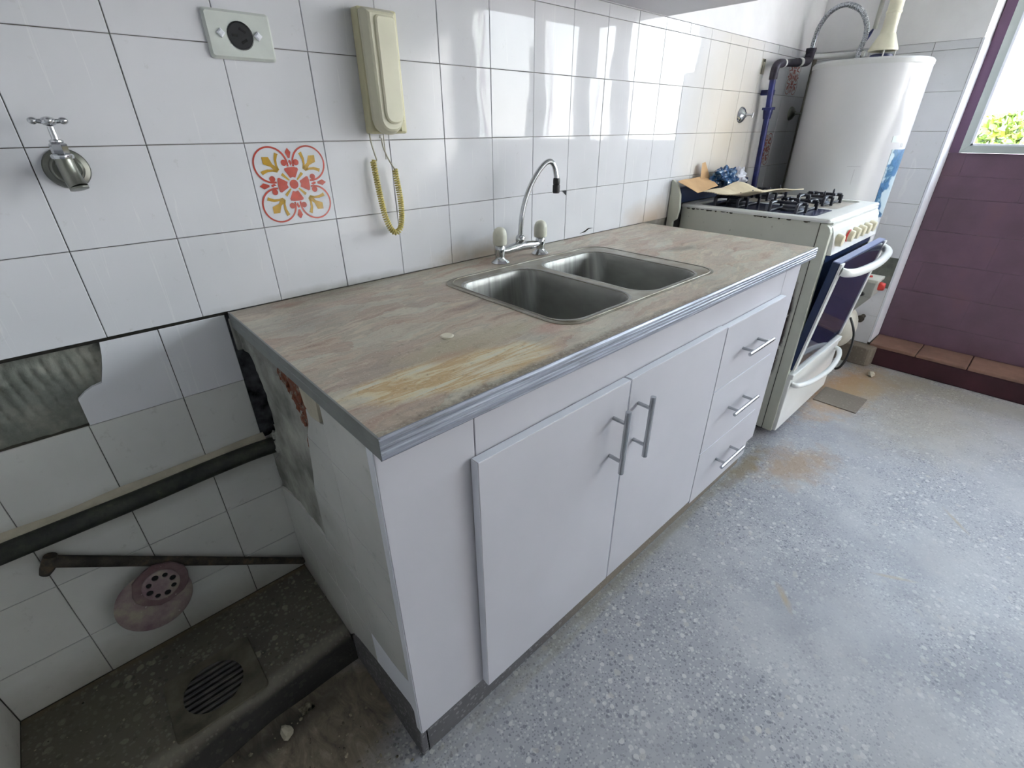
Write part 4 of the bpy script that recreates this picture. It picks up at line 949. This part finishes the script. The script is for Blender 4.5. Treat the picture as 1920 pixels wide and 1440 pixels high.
# oven cavity and door tilted open
part('oven_cavity',MB().box((SX+.022,-.560,-.50),(SE-.022,-.52,-.070)),'oven_edge',st)
part('oven_gasket',MB().rbox((SX+.022,-.578,-.094),(SE-.022,-.555,-.068),.002),'oven_edge',st)
hz=-.500; tl=math.radians(6.2)
def dp(x,d,h):   # x, outward depth, height above hinge in door frame
    return Vector((x,-.578-d*math.cos(tl)-h*math.sin(tl),hz+h*math.cos(tl)-d*math.sin(tl)))
def dbox(xa,xb,d0,d1,h0,h1,c=.0):
    b=MB(); v=[dp(x,d,h) for h in (h0,h1) for x,d in ((xa,d0),(xb,d0),(xb,d1),(xa,d1))]
    return b.loft([v[:4],v[4:]])
H=.418
xa,xb=SX+.012,SE-.004
od=part('oven_door',dbox(xa,xb,-.020,.004,0,H),'oven_edge',st,label='dark blue glass oven door hanging ajar',bev=.002); ORG[od.name]=ORG[st.name]
part('door_stile',dbox(xa,xa+.030,.0045,.012,0,H),'stove_white',od,bev=.0015); part('door_stile',dbox(xb-.030,xb,.0045,.012,0,H),'stove_white',od,bev=.0015)
part('door_glass',dbox(xa+.030,xb-.030,.0045,.009,.002,H),'oven_glass',od)
part('door_top_rim',dbox(xa,xb,-.018,.004,H,H+.004),'oven_rim',od)
hp=[dp(xa+.016,.012,H-.026),dp(xa+.030,.030,H-.029),dp(xa+.10,.048,H-.031),dp((xa+xb)/2,.058,H-.033),dp(xb-.10,.048,H-.031),dp(xb-.030,.030,H-.029),dp(xb-.016,.012,H-.026)]
b=S_(MB()); b.tube(smooth_path(hp,6),.0145,14); part('door_handle',b,'stove_white',od,smooth=True,label='white bowed handle')
# drawer
dr=part('warming_drawer',MB().rbox((SX+.004,-.590,-.770),(SE-.002,-.572,-.530),.004),'stove_white',st,label='white drawer below the oven'); ORG[dr.name]=ORG[st.name]
part('drawer_rim',MB().rbox((SX+.004,-.596,-.536),(SE-.002,-.572,-.514),.004),'stove_white',dr)
xa2,xb2=SX+.025,SE-.045
hp=[(xa2,-.592,-.560),(xa2+.012,-.612,-.563),(xa2+.10,-.634,-.566),((xa2+xb2)/2,-.645,-.568),(xb2-.10,-.634,-.566),(xb2-.012,-.612,-.563),(xb2,-.592,-.560)]
b=S_(MB()); b.tube(smooth_path([Vector(p) for p in hp],6),.010,12); part('drawer_handle',b,'stove_white',dr,smooth=True)
for x in (SX+.05,SE-.05):
    for y in (-.50,-.08): part('foot',MB().lathe([(.014,-.8),(.014,-.7755)],(x,y,0),seg=14),'black_rubber',st)
# splash guard at the back
P=[(-.004,-.08),(-.030,-.10),(-.030,-.01),(-.045,.0),(-.052,.04),(-.046,.09),(-.030,.125),(-.010,.142),(-.003,.142)]
part('back_guard',MB().prism([(1.812,y,z) for y,z in P],(0,0,0),(.014,0,0)),'stove_column',st,bev=.002,label='curved cream bracket of the folded lid')
part('lid_edge',MB().rbox((1.826,-.030,.0545),(SE-.01,-.012,.115),.003),'oven_edge',st)
part('guard_bracket',MB().box((1.826,-.028,-.06),(SX+.001,-.006,.06)),'black_rubber',st)
# ---- litter on the hob
def sheet(name,corners,n,mat,amp,thick,label,cat,group=None,teeth=0,tedge=None,back=None,fr=9):
    """corners: 4 points; bilinear patch with waves"""
    A,B_,C_,D_=[Vector(c) for c in corners]; nu,nv=n; top=[]
    for i in range(nu+1):
        for k in range(nv+1):
            u,v=i/nu,k/nv; p=(A*(1-u)+B_*u)*(1-v)+(D_*(1-u)+C_*u)*v
            p=p+Vector((0,0,amp*mnoise.noise(p*fr)))
            if teeth and k==0 and i%2: p=p+((A-D_)*(1-u)+(B_-C_)*u).normalized()*teeth
            if teeth and k==0 and i%2==0: pass
            top.append(p)
    mb=MB(); N_=len(top); vs=top+[p-Vector((0,0,thick)) for p in top]; fs=[]
    idx=lambda i,k:i*(nv+1)+k
    for i in range(nu):
        for k in range(nv):
            fs.append((idx(i,k),idx(i+1,k),idx(i+1,k+1),idx(i,k+1))); fs.append(tuple(N_+q for q in (idx(i,k),idx(i,k+1),idx(i+1,k+1),idx(i+1,k))))
    for i in range(nu):
        fs.append((idx(i,0),N_+idx(i,0),N_+idx(i+1,0),idx(i+1,0))); fs.append((idx(i,nv),idx(i+1,nv),N_+idx(i+1,nv),N_+idx(i,nv)))
    for k in range(nv):
        fs.append((idx(0,k),idx(0,k+1),N_+idx(0,k+1),N_+idx(0,k))); fs.append((idx(nu,k),N_+idx(nu,k),N_+idx(nu,k+1),idx(nu,k+1)))
    mb.add(vs,fs)
    c=(A+B_+C_+D_)/4
    return part(name,mb,mat,label=label,cat=cat,smooth=False,org=(c.x,c.y,min(A.z,B_.z,C_.z,D_.z)))
sheet('cardboard_sheet',[(1.795,-.040,.143),(2.085,-.012,.143),(2.02,-.092,.112),(1.850,-.098,.098)],(16,8),'kraft_paper',.010,.002,'tan cardboard sheet curling over the back corner of the stove','cardboard')
sheet('paper_bag',[(1.900,-.090,.112),(1.925,-.315,.104),(2.170,-.365,.100),(2.215,-.135,.108)],(46,10),'kraft_light',.034,.003,'flattened pale paper bag with a zigzag edge across the burners','paper bag',teeth=.010,fr=7)
sheet('cardboard_flap',[(1.985,-.030,.130),(2.075,-.030,.128),(2.02,-.022,.198),(1.995,-.022,.194)],(8,6),'kraft_paper',.006,.002,'upright torn cardboard flap against the tiles behind the stove','cardboard')
def crumple(name,c,r,mat,label,cat,seed,sub=4,amp=.7):
    bm=bmesh.new(); bmesh.ops.create_icosphere(bm,subdivisions=sub,radius=1); vs=[]
    for v in bm.verts:
        q=v.co*1.7+Vector((seed,seed*.3,0)); k_=1+amp*mnoise.noise(q*1.2)+.28*abs(mnoise.noise(q*3.1))+.10*mnoise.noise(q*8)
        vs.append((c[0]+v.co.x*r[0]*k_,min(c[1]+v.co.y*r[1]*k_,-.004),c[2]+r[2]*.9+v.co.z*r[2]*k_))
    bm.verts.index_update(); mb=MB().add(vs,[[v.index for v in f.verts] for f in bm.faces]); bm.free()
    return part(name,mb,mat,label=label,cat=cat,org=c)
crumple('plastic_bag',(2.125,-.060,.102),(.072,.033,.036),'bag','crumpled dark blue plastic wrapper behind the paper on the stove','wrapper',4.2)
crumple('plastic_bag',(2.255,-.060,.095),(.040,.030,.034),'white_film','crumpled white plastic film beside the blue wrapper','wrapper',8.1)
# ------------------------------------------------------------------ water heater
HX,HY,HR=2.750,-.313,.214
wh=thing('water_heater','tall white cylindrical gas water heater in the corner beyond the stove','water heater',(HX,HY,-.8))
b=S_(MB()); b.lathe([(HR-.006,-.665),(HR,-.660),(HR,.545),(HR+.001,.549),(HR-.003,.556)],(HX,HY,0),seg=72); part('jacket',b,'heater_enamel',wh,smooth=True,angle=50)
b=S_(MB()); b.lathe([(HR+.0012,.537),(HR+.0022,.540),(HR+.0022,.552),(HR-.004,.559),(.05,.562)],(HX,HY,0),seg=72); part('lid',b,'heater_lid',wh,smooth=True)
for a_ in (.5,2.6,4.7): part('leg',MB().cyl((HX+.15*math.cos(a_),HY+.15*math.sin(a_),-.8),(HX+.15*math.cos(a_),HY+.15*math.sin(a_),-.664),.014,seg=12),'gas_valve_grey',wh)
def curved(name,a0,a1,z0,z1,mat,h=.0012,label=None,top=None):
    n=14; b=MB(); v=[];f=[]
    for i in range(n+1):
        a_=a0+(a1-a0)*i/n
        for rr_,z in ((HR+h,z0),(HR+h,z1),(HR-.0005,z1),(HR-.0005,z0)): v.append((HX+rr_*math.cos(a_),HY+rr_*math.sin(a_),z))
    for i in range(n):
        for k in range(4): q=i*4; f.append((q+k,q+(k+1)%4,q+4+(k+1)%4,q+4+k))
    f.append((0,1,2,3)); f.append((n*4+3,n*4+2,n*4+1,n*4))
    return part(name,b.add(v,f),mat,wh,label=label)
# angles: toward camera about pi+.26 ; right side toward -y
curved('printed_sticker',-2.02,-1.42,-.04,.235,'sticker',label='blue and white printed picture sticker')
curved('pale_label',-2.10,-1.66,.262,.285,'pale_print')
for k_,(da,w_) in enumerate([(-1.80,.030),(-1.755,.012),(-1.73,.018)]): curved('small_print',da,da+w_,.244,.258,'grey_print')
curved('faint_mark',-2.78,-2.55,.170,.1725,'grey_print',.0006); curved('faint_mark',-2.64,-2.632,.10,.16,'grey_print',.0006)
# gas valve on the front
gv=thing('gas_valve','cream gas control box with a red knob low on the water heater','gas valve',(2.74,-.56,-.47))
b=MB(); b.loft([[(x,y,z) for x,y in ((2.685,-.520),(2.795,-.520),(2.795,-.610),(2.685,-.610))] for z in (-.385,-.315)]); b.loft([[(x,y,-.385) for x,y in ((2.685,-.520),(2.795,-.520),(2.795,-.610),(2.685,-.610))],[(x,y,-.47) for x,y in ((2.71,-.520),(2.77,-.520),(2.77,-.555),(2.71,-.555))]])
part('body',b,'gas_valve_grey',gv,bev=.003)
part('cover',MB().rbox((2.680,-.525,-.318),(2.80,-.617,-.303),.003),'gas_valve_body',gv)
b=S_(MB()); b.lathe([(.019,0),(.020,.006),(.018,.020),(.015,.024)],(2.765,-.611,-.345),(0,-1,0),20); part('red_knob',b,'red_plastic',gv,smooth=True,label='red control knob')
part('ignition_button',MB().lathe([(.011,-.303),(.010,-.297)],(2.735,-.57,0),seg=14),'red_plastic',gv,label='small red button on top')
b=S_(MB()); b.tube(smooth_path([(2.684,-.535,-.36),(2.672,-.540,-.358),(2.668,-.562,-.360),(2.672,-.580,-.372),(2.684,-.560,-.385)],4),.005,8); part('thermocouple_loop',b,'black_rubber',gv,smooth=True)
b=S_(MB()); b.ell((2.735,-.528,-.565),(.075,.062,.105),20,14); part('burner_shroud',b,'gas_valve_body',wh,smooth=True,label='bulging cream cover at the foot of the heater')
b=S_(MB()); b.tube(smooth_path([(2.66,-.565,-.49),(2.60,-.612,-.55),(2.565,-.622,-.64),(2.56,-.610,-.700),(2.575,-.590,-.725)],6),.0055,8); part('gas_hose',b,'black_rubber',label='thin black hose hanging between the stove and the gas valve',cat='hose',smooth=True,org=(2.57,-.61,-.72))
b=S_(MB()); b.cyl((2.969,-.560,-.560),(2.915,-.560,-.560),.011,seg=14); b.lathe([(.018,0),(.018,.012),(.012,.016)],(2.915,-.560,-.560),(-1,0,0),14); part('pipe_stub',b,'pipe_rust',label='capped rusty pipe stub on the tiles below the gas valve',cat='pipe',smooth=True,org=(2.94,-.56,-.57))
# flue
fl=thing('flue_pipe','cream flue pipe with a conical hood rising from the water heater','flue pipe',(2.75,-.338,.563))
fx,fy=2.75,-.340
b=S_(MB()); b.lathe([(.0255,.665),(.0255,ZT-.001)],(fx,fy,0),seg=28,caps=True); b.lathe([(.026,.72),(.0275,.7215),(.0275,.729),(.026,.7305)],(fx,fy,0),seg=28); part('pipe',b,'flue_paint',fl,smooth=True)
b=S_(MB()); b.lathe([(.0265,.672),(.0275,.655),(.052,.602),(.0525,.595),(.048,.595)],(fx,fy,0),seg=32,caps=False); part('hood',b,'flue_paint',fl,smooth=True,angle=14)
for a_ in (.4,2.0,3.5,5.2): part('hood_leg',MB().cyl((fx+.046*math.cos(a_),fy+.046*math.sin(a_),.5625),(fx+.046*math.cos(a_),fy+.046*math.sin(a_),.600),.0028,seg=8),'white_tape',fl)
b=S_(MB()); b.lathe([(.040,.5625),(.040,.582),(.036,.584)],(fx,fy,0),seg=24); part('outlet_collar',b,'blue_lever',fl,smooth=True)
# blue gas pipe in the corner
bp=thing('blue_pipe','dark blue painted pipe rising from behind the stove beside the tiled corner','pipe',(2.47,-.05,.06))
b=S_(MB()); b.tube([(2.476,-.05,.060),(2.466,-.05,.20),(2.456,-.05,.33),(2.453,-.05,.36)],.0125,14); part('riser',b,'pipe_blue',bp,smooth=True); b=S_(MB()); b.tube([(2.450,-.05,.388),(2.440,-.05,.44),(2.432,-.05,.50)],.0125,14); part('riser',b,'pipe_blue',bp,smooth=True)
b=MB(); b.lathe([(.0155,0),(.017,.010),(.0195,.028),(.0195,.036)],(2.4535,-.05,.352),(-.06,0,1),18); b.lathe([(.026,0),(.026,.010)],(2.4513,-.05,.386),(-.06,0,1),6); part('union',b,'pipe_blue',bp)
part('pipe_clip',MB().rbox((2.450,-.055,.442),(2.470,-.002,.462),.002),'pipe_blue',bp)
b=S_(MB()); b.tube(smooth_path([(2.432,-.05,.498),(2.430,-.05,.525),(2.438,-.05,.546),(2.462,-.05,.556),(2.495,-.05,.559)],5),.0165,14); part('elbow',b,'iron_fitting',bp,smooth=True)
b=S_(MB()); b.tube([(2.50,-.05,.560),(2.58,-.05,.566),(2.66,-.05,.573)],[.0145,.0145,.0165],14); part('nipple',b,'iron_fitting',bp,smooth=True)
for q0,q1,r_ in (((2.496,-.05,.5595),(2.510,-.05,.5605),.0168),((2.662,-.05,.573),(2.690,-.05,.576),.0185)): part('sealing_tape',S_(MB()).cyl(q0,q1,r_,seg=14),'white_tape',bp,smooth=True)
b=S_(MB()); b.tube(smooth_path([(2.688,-.05,.576),(2.735,-.05,.580),(2.765,-.05,.586),(2.776,-.05,.605),(2.778,-.05,.628)],5),[.019]*21,14); b.cyl((2.778,-.05,.620),(2.778,-.05,.634),.0215,seg=14); part('tee',b,'iron_fitting',bp,smooth=True)
cp=thing('cold_water_pipe','pinkish grey pipe with a blue lever valve along the wall behind the water heater','pipe',(2.93,-.15,.60))
b=S_(MB()); b.tube([(2.79,-.050,.602),(2.86,-.085,.607),(2.90,-.15,.607),(2.90,-.235,.607)],.0115,12); part('pipe',b,'heater_lid',cp,smooth=True)
b=S_(MB()); b.cyl((2.90,-.205,.607),(2.90,-.225,.607),.015,seg=12); part('valve_body',b,'dull_chrome',cp,smooth=True)
b=MB(); b.tube([(2.895,-.205,.620),(2.885,-.222,.645),(2.870,-.240,.672),(2.862,-.252,.690)],[.005,.007,.007,.004],8); part('valve_lever',b,'blue_lever',cp)
b=S_(MB()); b.tube(smooth_path([(2.778,-.052,.632),(2.775,-.054,.665),(2.765,-.066,.712),(2.755,-.095,.752),(2.75,-.135,.772),(2.75,-.178,.770),(2.75,-.220,.745),(2.75,-.252,.700),(2.75,-.262,.655),(2.752,-.255,.610),(2.755,-.250,.563)],7),.0095,14)
hs=part('braided_hose',b,'hose',label='arched braided metal hose from the blue pipe to the top of the water heater',cat='hose',smooth=True,org=(2.76,-.16,.563))
b=MB(); P_=smooth_path([(2.75,-.170,.771),(2.75,-.220,.745),(2.75,-.252,.700),(2.75,-.262,.655),(2.752,-.255,.610)],9)
for i in range(1,len(P_)-1):
    t=(P_[i+1]-P_[i-1]).normalized(); b.lathe([(.0100,-.0010),(.0108,0),(.0100,.0010)],P_[i],t,12)
part('rib',b,'handle_steel',hs,kind='stuff')
b=S_(MB()); b.tube([(2.94,-.235,ZT-.001),(2.94,-.238,1.0),(2.94,-.235,.70)],.009,10); part('conduit',b,'gas_valve_grey',label='thin grey conduit dropping down the wall behind the flue',cat='conduit',smooth=True,org=(2.94,-.235,.70))
# loose floor slab
part('floor_cover',MB().rbox((2.327,-.765,-.7998),(2.503,-.590,-.7955),.0015),'plinth',label='loose grey square slab lying on the floor by the oven drawer',cat='slab',org=(2.415,-.68,-.8))
# ------------------------------------------------------------------ outside
shell('ground',(3.6,-70,-10.0),(130,70,-9.8),'outside_ground')
def tree(x,y,zt_,r_,lab,seed):
    t=thing('tree',lab,'tree',(x,y,-9.8)); Rr=random.Random(seed)
    b=S_(MB()); b.tube([(x,y,-9.8),(x+.1,y,-6),(x,y+.1,zt_-r_*1.1)],[.28,.22,.12],10)
    for k in range(7):
        a_=Rr.uniform(0,2*pi); b.tube([(x,y,zt_-r_*1.5),(x+r_*.4*math.cos(a_),y+r_*.5*math.sin(a_),zt_-r_*.9),(x+r_*.6*math.cos(a_),y+r_*.8*math.sin(a_),zt_-r_*.45)],[.1,.07,.03],6)
    part('trunk',b,'tree_bark',t,smooth=True)
    b=MB()
    cl=[(x+Rr.uniform(-.8,.8)*r_,y+Rr.uniform(-1.1,1.1)*r_,zt_-r_*Rr.uniform(.30,1.2),r_*Rr.uniform(.28,.5)) for _ in range(26)]
    for (cx,cy,cz,cr_) in cl:
        for k in range(950):
            d=Vector((Rr.gauss(0,1),Rr.gauss(0,1),Rr.gauss(0,1))).normalized()*cr_*Rr.uniform(.75,1.05); p=Vector((cx,cy,cz))+d*Vector((1,1,.72)).length*.62
            s_=Rr.uniform(.07,.15); u=Vector((Rr.gauss(0,1),Rr.gauss(0,1),Rr.gauss(0,1))).normalized(); w=u.orthogonal().normalized()
            b.add([p-u*s_,p+w*s_*.5,p+u*s_,p-w*s_*.5],[(0,1,2,3)])
    part('foliage',b,'leaf',t,kind='stuff')
tree(17.0,.9,.75,2.0,'bright yellow-green tree crown showing at the foot of the nearest window',1)
tree(21.0,-4.9,.50,2.2,'yellow-green tree right of the first one, beyond the windows',2)
